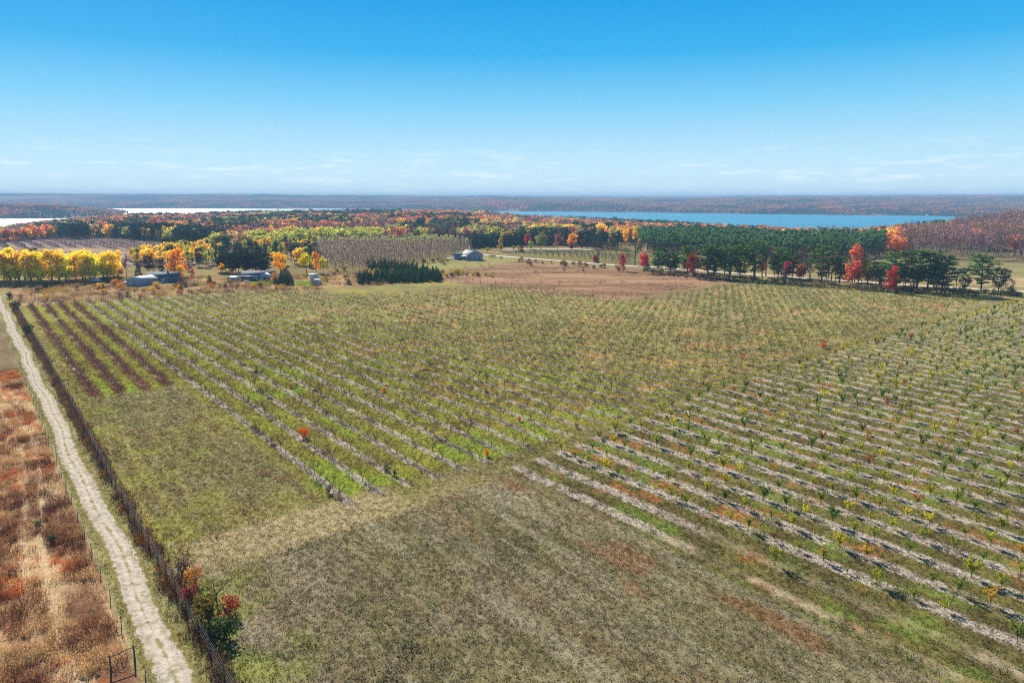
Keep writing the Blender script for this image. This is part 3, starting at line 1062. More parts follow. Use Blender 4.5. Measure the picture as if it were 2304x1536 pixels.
def white_pine(seed, n=2600, size=0.55):
    """layered limbs with flat needle pads, total height ~16"""
    r = np.random.default_rng(seed)
    tb, cb = B(), B()
    Ht = 16.0
    lean = r.normal(size=2) * 0.35
    tb.tube((0, 0, -0.3), (lean[0] * 0.5, lean[1] * 0.5, Ht * 0.5), 0.27, 0.19, 0, 7)
    tb.tube((lean[0] * 0.5, lean[1] * 0.5, Ht * 0.5), (lean[0], lean[1], Ht * 0.97), 0.19, 0.04, 0, 6)
    pads = []
    z = Ht * (0.14 + 0.12 * r.random())
    while z < Ht * 0.98:
        f = z / Ht
        reach = 4.0 * (1 - ((f - 0.62) / 0.55) ** 2) * (0.8 + 0.4 * r.random())
        reach = max(reach, 0.7)
        m = r.integers(3, 6)
        a0 = r.random() * 6.283
        for i in range(m):
            if r.random() < 0.16:
                continue
            a = a0 + i * 6.283 / m + r.normal() * 0.3
            q = reach * (0.55 + 0.55 * r.random())
            p0 = np.array([lean[0] * f, lean[1] * f, z])
            p1 = p0 + np.array([math.cos(a) * q, math.sin(a) * q, q * (0.12 + 0.35 * r.random())])
            tb.tube(p0, p1, 0.07, 0.025, 0, 4)
            for t in (0.5, 0.8, 1.0):
                if f < 0.36 and r.random() < 0.5:
                    continue
                c = p0 + (p1 - p0) * t
                s = (0.62 + 0.5 * r.random()) * (0.75 + 0.5 * t) * (0.7 + 0.4 * (1 - f))
                pads.append((c[0], c[1], c[2] + 0.15, s * 1.35, s * 1.35, s * 0.42))
        z += Ht * (0.038 + 0.03 * r.random())
    C, d = blob_points(n, pads, r, 0.4)
    cb.quads(C, size, nrm=d * 0.4 + np.array([0, 0, 0.7]), r=r)
    return tb, cb


def conifer(seed, n=500, size=0.5, slim=0.3, Ht=10.0, skirt=0.06, flat=False):
    r = np.random.default_rng(seed)
    tb, cb = B(), B()
    tb.tube((0, 0, -0.2), (0, 0, Ht * 0.95), 0.16, 0.02, 0, 5)
    t = 1 - np.sqrt(r.random(n))          # more needles low down
    lay = np.floor(t * 13) / 13 + r.random(n) * 0.05
    t = 0.5 * t + 0.5 * lay
    z = Ht * (skirt + (1 - skirt) * t)
    rad = Ht * slim * (1 - t) ** (0.55 if flat else 0.85) * (0.5 + 0.5 * r.random(n) ** 0.4)
    a = r.random(n) * 6.283
    rad = rad * (1 + 0.18 * np.sin(a * 5 + seed) + 0.1 * np.sin(a * 3 + t * 20))
    C = np.stack([np.cos(a) * rad, np.sin(a) * rad, z - rad * 0.18], 1)
    nr = np.stack([np.cos(a) * 0.7, np.sin(a) * 0.7, np.full(n, 0.6)], 1)
    cb.quads(C, size, nrm=nr, r=r)
    return tb, cb


def plantation_pine(seed, n=420, size=0.7):
    r = np.random.default_rng(seed)
    tb, cb = B(), B()
    tb.tube((0, 0, -0.2), (0, 0, 12.5), 0.2, 0.05, 0, 5)
    for i in range(8):
        a = r.random() * 6.283
        z = 2.5 + 5 * r.random()
        tb.tube((0, 0, z), (math.cos(a) * 1.5, math.sin(a) * 1.5, z + 0.1), 0.04, 0.015, 0, 3)
    bl = []
    for i in range(15):
        a, z = r.random() * 6.283, 6.3 + 7.0 * r.random()
        q = 1.9 * math.sqrt(max(0.04, 1 - ((z - 8.5) / 5.4) ** 2)) * (0.4 + 0.6 * r.random())
        s = 0.7 + 0.5 * r.random()
        bl.append((math.cos(a) * q, math.sin(a) * q, z, s * 1.1, s * 1.1, s * 0.6))
    C, d = blob_points(n, bl, r, 0.5)
    cb.quads(C, size, nrm=d * 0.5 + np.array([0, 0, 0.5]), r=r)
    return tb, cb


def young_tree(seed, nleaf=300):
    """young fruit tree, total height 2: short stem, steep branches, long leaves"""
    r = np.random.default_rng(seed)
    tb, cb = B(), B()
    tb.tube((0, 0, -0.1), (0.02, 0.0, 0.62), 0.035, 0.03, 0, 5)
    C, Nn = [], []
    m = r.integers(7, 11)
    for i in range(m):
        a = i * 6.283 / m + r.normal() * 0.4
        p0 = np.array([0, 0, 0.45 + 0.3 * r.random()])
        q = 0.32 + 0.5 * r.random()
        p1 = p0 + np.array([math.cos(a) * q * 0.55, math.sin(a) * q * 0.55, 0.5 + 0.3 * r.random()])
        p2 = p1 + np.array([math.cos(a) * q * 0.5, math.sin(a) * q * 0.5, 0.28 + 0.42 * r.random()])
        tb.tube(p0, p1, 0.02, 0.014, 0, 4)
        tb.tube(p1, p2, 0.014, 0.006, 0, 3)
        k = nleaf // m
        t = r.random(k) ** 0.7
        base = np.where(t[:, None] < 0.5, p0 + (p1 - p0) * (t[:, None] * 2), p1 + (p2 - p1) * (t[:, None] * 2 - 1))
        dd = r.normal(size=(k, 3))
        C.append(base + dd * np.array([0.085, 0.085, 0.07]))
        Nn.append(dd * 0.6 + np.array([0, 0, 0.5]))
    C, Nn = np.vstack(C), np.vstack(Nn)
    cb.quads(C, 0.135, nrm=Nn, aspect=1.6, r=r)
    return tb, cb


def tuft(seed, n=9, h=0.3, spread=0.22, wd=0.05, lean=0.6):
    r = np.random.default_rng(seed)
    b = B()
    V, Fc, sh, s2 = [], [], [], []
    for i in range(n):
        a, q = r.random() * 6.283, spread * r.random() ** 0.5
        c = np.array([math.cos(a) * q, math.sin(a) * q, -0.02])
        a2 = a + r.normal() * 0.8
        hh = h * (0.5 + 0.7 * r.random())
        tip = c + np.array([math.cos(a2) * hh * lean, math.sin(a2) * hh * lean, hh])
        side = np.array([-math.sin(a2), math.cos(a2), 0]) * wd * (0.6 + 0.8 * r.random())
        k = len(V)
        V += [c - side, c + side, tip]
        Fc.append([k, k + 1, k + 2])
        s_, t_ = r.random(), r.random()
        sh += [s_] * 3
        s2 += [t_] * 3
    b.add(V, Fc, 0, np.array(sh), np.array(s2))
    return b


def weed_clump(seed, n=26, h=0.9, spread=0.7, size=0.13):
    """dead stems with ragged heads"""
    r = np.random.default_rng(seed)
    b = tuft(seed, n, h, spread, 0.022, 0.35)
    a, q = r.random(n) * 6.283, spread * 1.2 * r.random(n) ** 0.5
    C = np.stack([np.cos(a) * q, np.sin(a) * q, h * (0.35 + 0.6 * r.random(n)) * (1 - 0.35 * (q / spread / 1.2) ** 2)], 1)
    b.quads(C, size, r=r)
    return b


def joined(pair, mats):
    """trunk and crown in one mesh, for trees too far off to show parts"""
    tb, cb = pair
    b = B()
    b.v, b.f, b.mi, b.s, b.s2, b.k = list(tb.v), list(tb.f), list(tb.mi), list(tb.s), list(tb.s2), tb.k
    for V_, F_, m_, s_, t_ in zip(cb.v, cb.f, cb.mi, cb.s, cb.s2):
        pass
    off = tb.k
    b.v += cb.v
    b.f += [f + off for f in cb.f]
    b.mi += [m + 1 for m in cb.mi]
    b.s += cb.s
    b.s2 += cb.s2
    return b.mesh('tree', mats)


M['twig_brown'] = leaf_material('bare_twigs', trans=0.0, var=0.35, fixed=(0.145, 0.118, 0.092))
LEAF3 = [M['bark'], M['twig_brown'], M['leaf']]


def meshes(pairs, tm, cm):
    """(trunk mesh, crown mesh) for trees whose parts show"""
    return [(t.mesh('trunk', [tm]), c.mesh('crown', cm)) for t, c in pairs]


def ordn(n):
    words = ['first', 'second', 'third', 'fourth', 'fifth', 'sixth', 'seventh', 'eighth', 'ninth', 'tenth']
    if n <= 10:
        return words[n - 1]
    return '%d%s' % (n, 'th' if 10 < n % 100 < 14 else {1: 'st', 2: 'nd', 3: 'rd'}.get(n % 10, 'th'))


def in_view(X, Y, Z, mx=200, my=110):
    px, py = to_px(X, Y, Z)
    return (Y > 5) & (px > -mx) & (px < 2304 + mx) & (py < 1536 + my)


def tree_thing(name, pair, loc, rz, sc, tint, label, cat, group=None):
    e = obj(name, None, None, loc, rz, sc)
    e.empty_display_size = 0.3
    if cat == 'fruit tree':
        e.rotation_euler = (random.gauss(0, 0.06), random.gauss(0, 0.06), rz)
    tag(e, label, cat, group)
    obj('trunk', pair[0], e)
    obj('crown', pair[1], e, tint=tint)
    return e


# ------------------------------------------------------------------ orchard: bare block
BARE_P = [bare_tree(100 + i, 2.2 + 0.1 * (i % 3), 0.85 + 0.08 * (i % 4), 0.045, (5 + i % 3, 4, 4), 0.0092, 0.8, 26, 0.09, 0.2 + 0.03 * (i % 3)) for i in range(8)]
LEAFY_P = [bare_tree(120 + i, 2.2, 0.95 + 0.1 * (i % 2), 0.045, (5 + i % 3, 3, 3), 0.008, 0.8, 110, 0.16, 0.22) for i in range(4)]
BARE = meshes(BARE_P, M['bark'], [M['twig_brown'], M['leaf']])
LEAFY = meshes(LEAFY_P, M['bark'], [M['twig_brown'], M['leaf']])
OR_MIX = [joined(p, LEAF3) for p in BARE_P + LEAFY_P]

ks, js = np.meshgrid(np.arange(0, 72), np.arange(0, 90), indexing='ij')
u_ = LU0 + ks * LSP + rng.normal(size=ks.shape) * 0.12
v_ = 74.8 * K + js * LST + rng.normal(size=ks.shape) * 0.22
X_, Y_ = xy(u_, v_)
_, _, lv_, lm, _, _ = orchard_masks(X_, Y_)
keep = (lm > 0.6) & (rng.random(ks.shape) > 0.07) & in_view(X_, Y_, 0 * X_)
# a few trees of the first rows stop short of the mown plot
ki, ji, X_, Y_, u_, v_ = ks[keep], js[keep], X_[keep], Y_[keep], u_[keep], v_[keep]
Z_ = height(X_, Y_)
n = len(X_)
dist = np.hypot(X_, Y_)
leafy = rng.random(n) < sstep(95, 190, u_ + (fbm(X_ / 25, Y_ / 25, 200) - 0.5) * 60) * 0.9
tn = fbm(X_ / 16, Y_ / 16, 201)
tint = np.where(leafy[:, None], lin(110, 114, 46) * 1.0, lin(142, 126, 56))
tint = tint * (0.8 + 0.4 * rng.random((n, 1)))
red = (tn > 0.60) & (rng.random(n) < 0.10)
tint[red] = lin(170, 104, 44) * (0.8 + 0.4 * rng.random((red.sum(), 1)))
grn = (tn < 0.42) & (rng.random(n) < 0.35)
tint[grn] = lin(104, 116, 44)
rowbrush = ki < 4
tint[rowbrush] = lin(112, 78, 62)
sc_ = np.clip(0.98 + 0.17 * rng.normal(size=n), 0.5, 1.35)
rz_ = rng.random(n) * 6.283
rank = np.argsort(dist + 1e4 * ~in_view(X_, Y_, Z_ + 1, -6, -6))
one = rank[:300]
rest = rank[300:]
for i in one:
    lf = bool(leafy[i])
    var = rng.integers(0, 4 if lf else 8)
    if ki[i] >= 4:
        lab = 'thin bare young fruit tree, %s from the grass lane in %s full orchard row' % (ordn(int(ji[i]) + 1), ordn(int(ki[i]) - 3))
    else:
        lab = 'brown bare fruit tree, %s beyond the mown plot in %s short orchard row from the fence' % (ordn(max(1, int(ji[i]) - 21)), ordn(int(ki[i]) + 1))
    tree_thing('fruit_tree', (LEAFY if lf else BARE)[var], (X_[i], Y_[i], Z_[i]), rz_[i], sc_[i], tint[i], lab, 'fruit tree', 'bare fruit trees in the orchard rows')
scatter('orchard_trees', np.stack([X_, Y_, Z_], 1)[rest], rz_[rest], sc_[rest], tint[rest],
        np.where(leafy[rest], 8 + rng.integers(0, 4, len(rest)), rng.integers(0, 8, len(rest))), OR_MIX,
        'far rows of small bare and yellowing fruit trees beyond the grass lane', 'orchard trees')
# an orange-leaved bush and a few others among the bare rows
BUSH_P = [broadleaf(140 + i, 'bush', 480, 0.62) for i in range(4)]
BUSH = meshes(BUSH_P, M['bark'], [M['leaf']])
BUSH_J = [joined(p, [M['bark'], M['leaf']]) for p in BUSH_P]


def shrub(px, py, hpx, col, label, cat='shrub', wid=1.0, name='shrub', group=None):
    X, Y = site(px, py)
    Z = float(height(X, Y))
    hm = hpx * math.hypot(X, math.hypot(Y, H)) / F / math.cos(math.atan2(H, Y)) * 0.96
    s = hm / 8.5
    return tree_thing(name, BUSH[random.randrange(4)], (X, Y, Z), random.random() * 6.28, (s * wid, s * wid, s), lin(*col), label, cat, group)


shrub(683, 985, 26, (206, 92, 20), 'bright orange bush in the orchard row beside the mown plot')
shrub(1097, 1026, 18, (196, 116, 30), 'orange and yellow bush at the lane end of an orchard row')
shrub(1168, 947, 13, (184, 108, 44), 'low rusty orange bush near the lane end of an orchard row')
shrub(865, 882, 12, (196, 110, 36), 'small orange bush midway along an orchard row')
shrub(1850, 782, 14, (196, 118, 60), 'rust coloured low bush beside the lane in the middle distance', wid=1.6)
shrub(655, 872, 12, (176, 120, 40), 'small ochre bush in an orchard row beyond the bright orange one')
shrub(740, 1108, 20, (112, 92, 76), 'dead brown bush at the end of the first full orchard row')
shrub(870, 1058, 16, (104, 86, 72), 'dead grey brown bush near the end of the third full row')
shrub(888, 1070, 15, (98, 80, 66), 'dark dead bush beside another at the end of the third full row')
shrub(1298, 962, 13, (124, 92, 70), 'dead brown clump on the last bare patch beside the lane')

# ------------------------------------------------------------------ orchard: leafy block
YNG_P = [young_tree(160 + i, 170 + 45 * (i % 5)) for i in range(9)]
YNG = meshes(YNG_P, M['bark'], [M['leaf']])
YNG_J = [joined(p, [M['bark'], M['leaf']]) for p in YNG_P]
ks, js = np.meshgrid(np.arange(0, 70), np.arange(0, 74), indexing='ij')
u_ = RU0 + ks * RSP + rng.normal(size=ks.shape) * 0.15
X0, Y0 = xy(u_, lane_v(u_) - 2.2)
v_ = lane_v(u_) - 2.4 - js * RST + rng.normal(size=ks.shape) * 0.35
X_, Y_ = xy(u_, v_)
_, _, _, _, rm, _ = orchard_masks(X_, Y_)
thin = np.where(ks < 2, 0.03, 0.9)            # the two outer strips have hardly any trees left
keep = (rm > 0.5) & (rng.random(ks.shape) < thin) & in_view(X_, Y_, 0 * X_)
ki, ji, X_, Y_, u_, v_ = ks[keep], js[keep], X_[keep], Y_[keep], u_[keep], v_[keep]
Z_ = height(X_, Y_)
n = len(X_)
pal = np.array([lin(112, 118, 38), lin(132, 134, 40), lin(158, 148, 40), lin(92, 106, 40), lin(150, 122, 46), lin(78, 100, 42), lin(122, 84, 50)])
names_ = ['olive green', 'yellow green', 'golden yellow', 'green', 'amber', 'dark green', 'rusty brown']
ci_ = rng.choice(7, n, p=[0.25, 0.28, 0.14, 0.19, 0.04, 0.085, 0.015])
tint = pal[ci_] * (1.15 + 0.45 * rng.random((n, 1)))
sc_ = np.clip(0.86 + 0.2 * rng.normal(size=n), 0.4, 1.4)
small = rng.random(n) < 0.12
sc_[small] *= 0.65
rz_ = rng.random(n) * 6.283
rank = np.argsort(np.hypot(X_, Y_) + 1e4 * ~in_view(X_, Y_, Z_ + 1, -6, -6))
for i in rank[:300]:
    lab = '%s young fruit tree, %s from the grass lane in %s leafy row' % (names_[ci_[i]], ordn(int(ji[i]) + 1), ordn(int(ki[i]) + 1))
    tree_thing('young_fruit_tree', YNG[rng.integers(0, 9)], (X_[i], Y_[i], Z_[i]), rz_[i], sc_[i], tint[i], lab, 'fruit tree', 'leafy young fruit trees right of the lane')
rest = rank[300:]
scatter('young_orchard_trees', np.stack([X_, Y_, Z_], 1)[rest], rz_[rest], sc_[rest], tint[rest], rng.integers(0, 9, len(rest)), YNG_J,
        'far rows of small leafy green and yellow fruit trees', 'orchard trees')

# ------------------------------------------------------------------ grass and weeds
TUFT = [tuft(300 + i, 11, 0.13, 0.16, 0.030, 0.9).mesh('tuft', [M['weed']]) for i in range(4)]
WEED = [weed_clump(320 + i).mesh('weed', [M['weed']]) for i in range(5)]
STALK = [weed_clump(340 + i, 16, 0.34, 0.42, 0.09).mesh('stalk', [M['weed']]) for i in range(4)]


def sample_ground(nmax, y0, y1, dens):
    """random spots on the ground in front of the drone, thinned by dens(X, Y)"""
    A = []
    yy = np.sqrt(rng.random(nmax) * (y1 ** 2 - y0 ** 2) + y0 ** 2)
    xx = (rng.random(nmax) * 2 - 1) * (yy * 0.79 + 9)
    d = dens(xx, yy)
    k = rng.random(nmax) < d
    return xx[k], yy[k]


def dens_grass(X, Y):
    u, v, lv, left, right, plot = orchard_masks(X, Y)
    r = np.hypot(X, Y)
    fd = np.clip(75 / r, 0, 1) ** 1.6
    onT = np.abs(u - TRACK_U) < TRACK_W * (0.9 + 0.4 * (fbm(X / 2, Y / 2, 400) - 0.5))
    ph = np.where(v > lv, (u - LU0) / LSP, (u - RU0) / RSP) + 0.5
    st = (np.abs(ph - np.floor(ph) - 0.5) < 0.15) & ((left > 0.5) | (right > 0.5))
    g = np.where(st, 0.25, 1.0)
    return fd * g * (~onT) * (u > LEFT_U + 0.3)


gx, gy = sample_ground(620000, 40, 230, dens_grass)
gc = paint(gx, gy)[0]
gz = height(gx, gy)
vr = rng.random((len(gx), 1))
gt = gc * (0.85 + 0.75 * vr) * np.array([1.02, 1.02, 0.92])
scatter('grass', np.stack([gx, gy, gz], 1), rng.random(len(gx)) * 6.283, (0.55 + 0.75 * rng.random(len(gx))) * (1 + 0.5 * sstep(80, 200, np.hypot(gx, gy))), gt, rng.integers(0, 4, len(gx)), TUFT,
        'short autumn grass over the mown fields and orchard alleys', 'grass')


def dens_stalk(X, Y):
    u, v, lv, left, right, plot = orchard_masks(X, Y)
    ph = np.where(v > lv, (u - LU0) / LSP, (u - RU0) / RSP) + 0.5
    d = np.abs(ph - np.floor(ph) - 0.5)
    pn = fbm(X / 4, Y / 4, 410)
    a = np.maximum(left * sstep(0.17, 0.08, d) * (0.25 + 0.75 * sstep(0.42, 0.58, pn)), right * sstep(0.2, 0.1, d) * 0.45 * sstep(0.5, 0.62, pn))
    tuftm = (u > FENCE_U + 1) * np.where(v < lv - 1, 1 - right, plot) * (v < 150 * K) * 0.05 * sstep(0.5, 0.66, fbm(X / 7, Y / 7, 412))
    a = np.maximum(a, tuftm)
    short = left * (u < LU0 + 3.6 * LSP) * sstep(0.23, 0.11, d) * (0.55 + 0.45 * sstep(0.4, 0.55, pn))
    return np.clip(np.maximum(a * 0.75, short), 0, 1) * np.clip(150 / np.hypot(X, Y), 0, 1)


sx, sy = sample_ground(280000, 42, 330, dens_stalk)
su, sv = uv(sx, sy)
sn = fbm(sx / 5, sy / 5, 411)
stint = np.where((sn > 0.55)[:, None], lin(96, 78, 66), lin(150, 134, 116))
stint = np.where(((su < LU0 + 3.6 * LSP) & (sv > lane_v(su)))[:, None], lin(150, 108, 86), stint)
gmask = (sv < lane_v(su)) & (rng.random(len(sx)) < 0.6)
stint = np.where(gmask[:, None], lin(104, 118, 62), stint) * (0.7 + 0.6 * rng.random((len(sx), 1)))
scatter('weeds', np.stack([sx, sy, height(sx, sy)], 1), rng.random(len(sx)) * 6.283, (0.6 + 0.9 * rng.random(len(sx))) * np.where(su < LU0 + 3.6 * LSP, 1.6, 1.0), stint, rng.integers(0, 4, len(sx)), STALK,
        'dead stalks and low weeds along the bare strips under the orchard rows', 'weeds')


def dens_wild(X, Y):
    u, v = uv(X, Y)
    wf = (u < LEFT_U - 0.4) & (v < 176 * K)
    n1 = fbm(X / 3.2, Y / 3.2, 420)
    d = wf * (0.2 + 0.8 * sstep(0.38, 0.55, n1)) * np.clip(85 / np.hypot(X, Y), 0.1, 1)
    open_ = sstep(0.53, 0.62, fbm(u / 3, v / 14, 71))
    d = d * (1 - 0.45 * open_)
    tr = np.minimum(np.abs(u - (2.2 + 1.2 * np.sin(v / 17)) * K), np.abs(u - (3.8 + 1.2 * np.sin(v / 17)) * K))
    d = d * np.where(tr < 0.3, 0.3, 1)
    corner = (v < 56.5 * K) & (u > 2.5 * K) | (v < 55 * K)
    d = d * np.where(corner, 0.06, 1)
    fl = (np.abs(u - FENCE_U - 0.15) < 0.6) * (v < 290 * K) * (0.5 + 0.5 * sstep(0.35, 0.6, n1))
    return np.maximum(d, fl * 1.0)


wx, wy = sample_ground(420000, 40, 330, dens_wild)
wu, wv_ = uv(wx, wy)
onf = wu > LEFT_U
wn, wn2 = fbm(wx / 6, wy / 6, 70), fbm(wx / 4, wy / 4, 421)
wt = np.where((wn > 0.55)[:, None], lin(196, 116, 62), lin(152, 108, 78))
wt = np.where(((wn2 > 0.58) | (rng.random(len(wx)) < 0.18))[:, None], lin(206, 172, 124), wt)
wt = np.where((wn2 < 0.36)[:, None], lin(106, 70, 54), wt)
wt = np.where(onf[:, None], lin(104, 82, 68), wt)
og = onf & (rng.random(len(wx)) < 0.1)
wt[og] = lin(168, 112, 48)
wt = wt * (0.7 + 0.65 * rng.random((len(wx), 1)))
scatter('dry_weeds', np.stack([wx, wy, height(wx, wy)], 1), rng.random(len(wx)) * 6.283, (0.55 + 0.75 * rng.random(len(wx))) * np.where(onf, 1.0, 0.8), wt, rng.integers(0, 5, len(wx)), WEED,
        'rust brown and tan dead weeds left of the dirt track and along the fence', 'weeds')

# scrub and rough tops of the far fields
def dens_scrub(X, Y):
    d1 = poly_sd(SCRUB, X, Y) < 0
    d2 = poly_sd(BROWN, X, Y) < 0
    n1 = fbm(X / 9, Y / 9, 430)
    return d1 * sstep(0.4, 0.6, n1) * 0.9 + d2 * sstep(0.45, 0.65, fbm(X / 25, Y / 8, 431)) * 0.35


bx, by = sample_ground(45000, 230, 520, dens_scrub)
bs = (poly_sd(BROWN, bx, by) < 0)
bt = np.where(bs[:, None], lin(150, 118, 84), lin(150, 122, 84))
bn = fbm(bx / 7, by / 7, 432)
yl = (~bs) & (bn > 0.6)
bt[yl] = lin(184, 152, 60)
bt = bt * (0.7 + 0.6 * rng.random((len(bx), 1)))
scatter('scrub', np.stack([bx, by, height(bx, by)], 1), rng.random(len(bx)) * 6.283, np.where(bs, 0.8, 1.5) * (0.6 + 0.8 * rng.random(len(bx))), bt, rng.integers(0, 5, len(bx)), WEED,
        'tan and ochre weedy scrub between the orchard and the houses', 'scrub')

#@@FENCES
M['steel_post'] = plain('steel_post', (0.12, 0.12, 0.115), 0.6, metal=0.4, nscale=9, namt=0.2)


def fence(name, line, step, hgt, label, wires=(0.3, 0.7, 1.1, 1.5), pr=0.06, stays=True):
    """posts one by one, then the wire as one part"""
    L = np.array(line, float)
    seg = np.hypot(*np.diff(L, axis=0).T)
    cum = np.concatenate([[0], np.cumsum(seg)])
    t = np.arange(0, cum[-1], step)
    X, Y = np.interp(t, cum, L[:, 0]), np.interp(t, cum, L[:, 1])
    Z = height(X, Y)
    e = obj(name, None, None, (X[0], Y[0], Z[0]))
    tag(e, label, 'fence')
    pb = B()
    pb.tube((0, 0, -0.4), (0, 0, hgt), pr, pr * 0.85, 0, 7)
    pb.tube((0, 0, hgt), (0, 0, hgt + 0.03), pr * 0.85, 0.001, 0, 7)
    pm = pb.mesh('post', [M['post']])
    wb_ = B()
    for i in range(len(t)):
        p = obj('post', pm, e, (X[i] - X[0], Y[i] - Y[0], Z[i] - Z[0]))
        p.rotation_euler = (random.gauss(0, 0.035), random.gauss(0, 0.035), random.random() * 6)
        p.scale = (1, 1, 0.92 + 0.14 * random.random())
        if i:
            a, b = np.array([X[i - 1] - X[0], Y[i - 1] - Y[0], Z[i - 1] - Z[0]]), np.array([X[i] - X[0], Y[i] - Y[0], Z[i] - Z[0]])
            for wz in wires:
                m = (a + b) / 2 + np.array([0, 0, wz - 0.025])
                wb_.tube(a + np.array([0, 0, wz]), m, 0.008, 0.008, 0, 3)
                wb_.tube(m, b + np.array([0, 0, wz]), 0.008, 0.008, 0, 3)
            if stays:
                for q in np.linspace(0, 1, 12)[1:-1]:
                    c = a + (b - a) * q
                    wb_.tube(c + np.array([0, 0, wires[0] * 0.3]), c + np.array([0, 0, wires[-1]]), 0.005, 0.005, 0, 3)
    obj('wire', wb_.mesh('wire', [M['wire']]), e)
    return e


fence('deer_fence', [xy(FENCE_U, 52), xy(FENCE_U, 110), xy(FENCE_U + 0.6, 160), xy(FENCE_U + 0.9, 322)], 4.2, 2.1,
      'long wire fence on wooden posts between the dirt track and the orchard', (0.15, 0.45, 0.8, 1.2, 1.6, 2.0))
fence('wire_fence', [xy(LEFT_U, 64.3), xy(LEFT_U, 110), xy(LEFT_U + 0.4, 190), xy(LEFT_U - 0.3, 330)], 6.0, 1.25,
      'low wire fence along the weed field left of the dirt track', (0.35, 0.7, 1.1), 0.045, False)
fence('wire_fence', [xy(LEFT_U + 0.15, 60.2), xy(LEFT_U + 0.4, 40)], 4.0, 1.3,
      'short run of wire fence below the wooden brace at the lower left corner', (0.35, 0.7, 1.1), 0.06, False)
fence('boundary_fence', S((48, 688), (420, 661), (655, 653), (760, 644), (1000, 630)), 5.5, 2.0,
      'thin dark boundary fence behind the orchard in front of the houses', (0.2, 0.7, 1.2, 1.8))
fence('field_fence', S((1000, 630), (1385, 672.5)), 5.0, 2.5,
      'fence with tall posts along the near side of the brown field', (0.2, 0.8, 1.4, 2.0, 2.4), 0.08)
fence('field_fence', S((1385, 672.5), (1640, 631)), 5.0, 2.2,
      'fence along the right edge of the brown field, rising to the roadside trees', (0.2, 0.8, 1.4, 2.0), 0.07)
# H-brace at the corner of the weed field
pa_, pb_ = site(250, 1508), site(304, 1487)
br = obj('fence_brace', None, None, (pa_[0], pa_[1], float(height(*pa_))))
tag(br, 'wooden H-shaped fence brace of two posts and a rail at lower left', 'fence brace')
dx_, dy_ = pb_[0] - pa_[0], pb_[1] - pa_[1]
bb = B().tube((0, 0, -0.4), (0, 0, 1.45), 0.075, 0.07, 0, 8).tube((0, 0, 1.45), (0, 0, 1.47), 0.07, 0.001, 0, 8)
bpm = bb.mesh('post', [M['post']])
obj('post', bpm, br)
obj('post', bpm, br, (dx_, dy_, 0.1))
obj('rail', B().tube((0, 0, 1.22), (dx_, dy_, 1.36), 0.045, 0.045, 0, 7).mesh('rail', [M['post']]), br)
obj('brace_wire', B().tube((0, 0, 1.2), (dx_, dy_, 0.2), 0.01, 0.01, 0, 4).tube((0, 0, 0.2), (dx_, dy_, 1.3), 0.01, 0.01, 0, 4).mesh('brace_wire', [M['wire']]), br)

# bushes by the fence at the lower left
SMALLBARE = meshes([bare_tree(180, 3.0, 1.5, 0.07, (7, 6, 4), 0.011, 0.8, 50, 0.12, 0.2)], M['bark'], [M['twig_brown'], M['leaf']])
X, Y = site(487, 1352)
tree_thing('thorn_tree', SMALLBARE[0], (X, Y, float(height(X, Y))), 0.4, 1.0, lin(120, 104, 48), 'bare spreading little tree beside the fence at lower left', 'tree')
shrub(437, 1322, 42, (170, 116, 54), 'amber leaved shrub against the fence left of the bare little tree')
shrub(424, 1358, 34, (134, 58, 54), 'crimson shrub poking through the fence at lower left')
shrub(514, 1385, 42, (160, 74, 56), 'round scarlet shrub right of the bare little tree')
shrub(470, 1400, 60, (104, 92, 44), 'olive brown shrub under the bare little tree', wid=1.1)
shrub(500, 1440, 44, (56, 74, 40), 'dark green low shrub behind the fence below the scarlet one', wid=1.3)
shrub(410, 1290, 34, (112, 92, 80), 'grey brown dead shrub by the fence above the amber one')
shrub(83, 1190, 18, (70, 84, 60), 'small dark green bush in the rust coloured weed field')
shrub(118, 1218, 16, (74, 92, 62), 'tiny green bush beside another in the weed field')
for (px, py, hp, lab) in ((22, 672, 16, 'dark juniper bush by the far end of the track'), (38, 698, 20, 'dark juniper bush leaning on the fence past the corner'), (64, 752, 24, 'narrow dark green bush on the fence beside the first row')):
    shrub(px, py, hp, (52, 66, 40), lab, 'bush', 0.9)

#@@HOUSES
def gable(b, L, W, hw, pitch, mi=0):
    """walls of a gabled block, ridge along x; base at z = 0"""
    x, y = L / 2, W / 2
    z = hw + y * pitch
    b.add([(-x, -y, -0.4), (x, -y, -0.4), (x, y, -0.4), (-x, y, -0.4), (-x, -y, hw), (x, -y, hw), (x, y, hw), (-x, y, hw)],
          [[0, 1, 5, 4], [1, 2, 6, 5], [2, 3, 7, 6], [3, 0, 4, 7]], mi)
    b.add([(-x, -y, hw), (-x, y, hw), (-x, 0, z), (x, -y, hw), (x, y, hw), (x, 0, z)], [[0, 2, 1], [3, 4, 5]], mi)
    return b


def gable_roof(b, L, W, hw, pitch, over=0.45, th=0.16, mi=0):
    x, y = L / 2 + over, W / 2 + over
    z0, z1 = hw - over * pitch + 0.03, hw + W / 2 * pitch + 0.03
    V = []
    for xx in (-x, x):
        V += [(xx, -y, z0), (xx, 0, z1), (xx, y, z0), (xx, -y, z0 + th), (xx, 0, z1 + th), (xx, y, z0 + th)]
    b.add(V, [[3, 9, 10, 4], [4, 10, 11, 5], [0, 1, 7, 6], [1, 2, 8, 7], [0, 6, 9, 3], [2, 5, 11, 8], [0, 3, 4, 1], [1, 4, 5, 2], [6, 7, 10, 9], [7, 8, 11, 10]], mi)
    return b


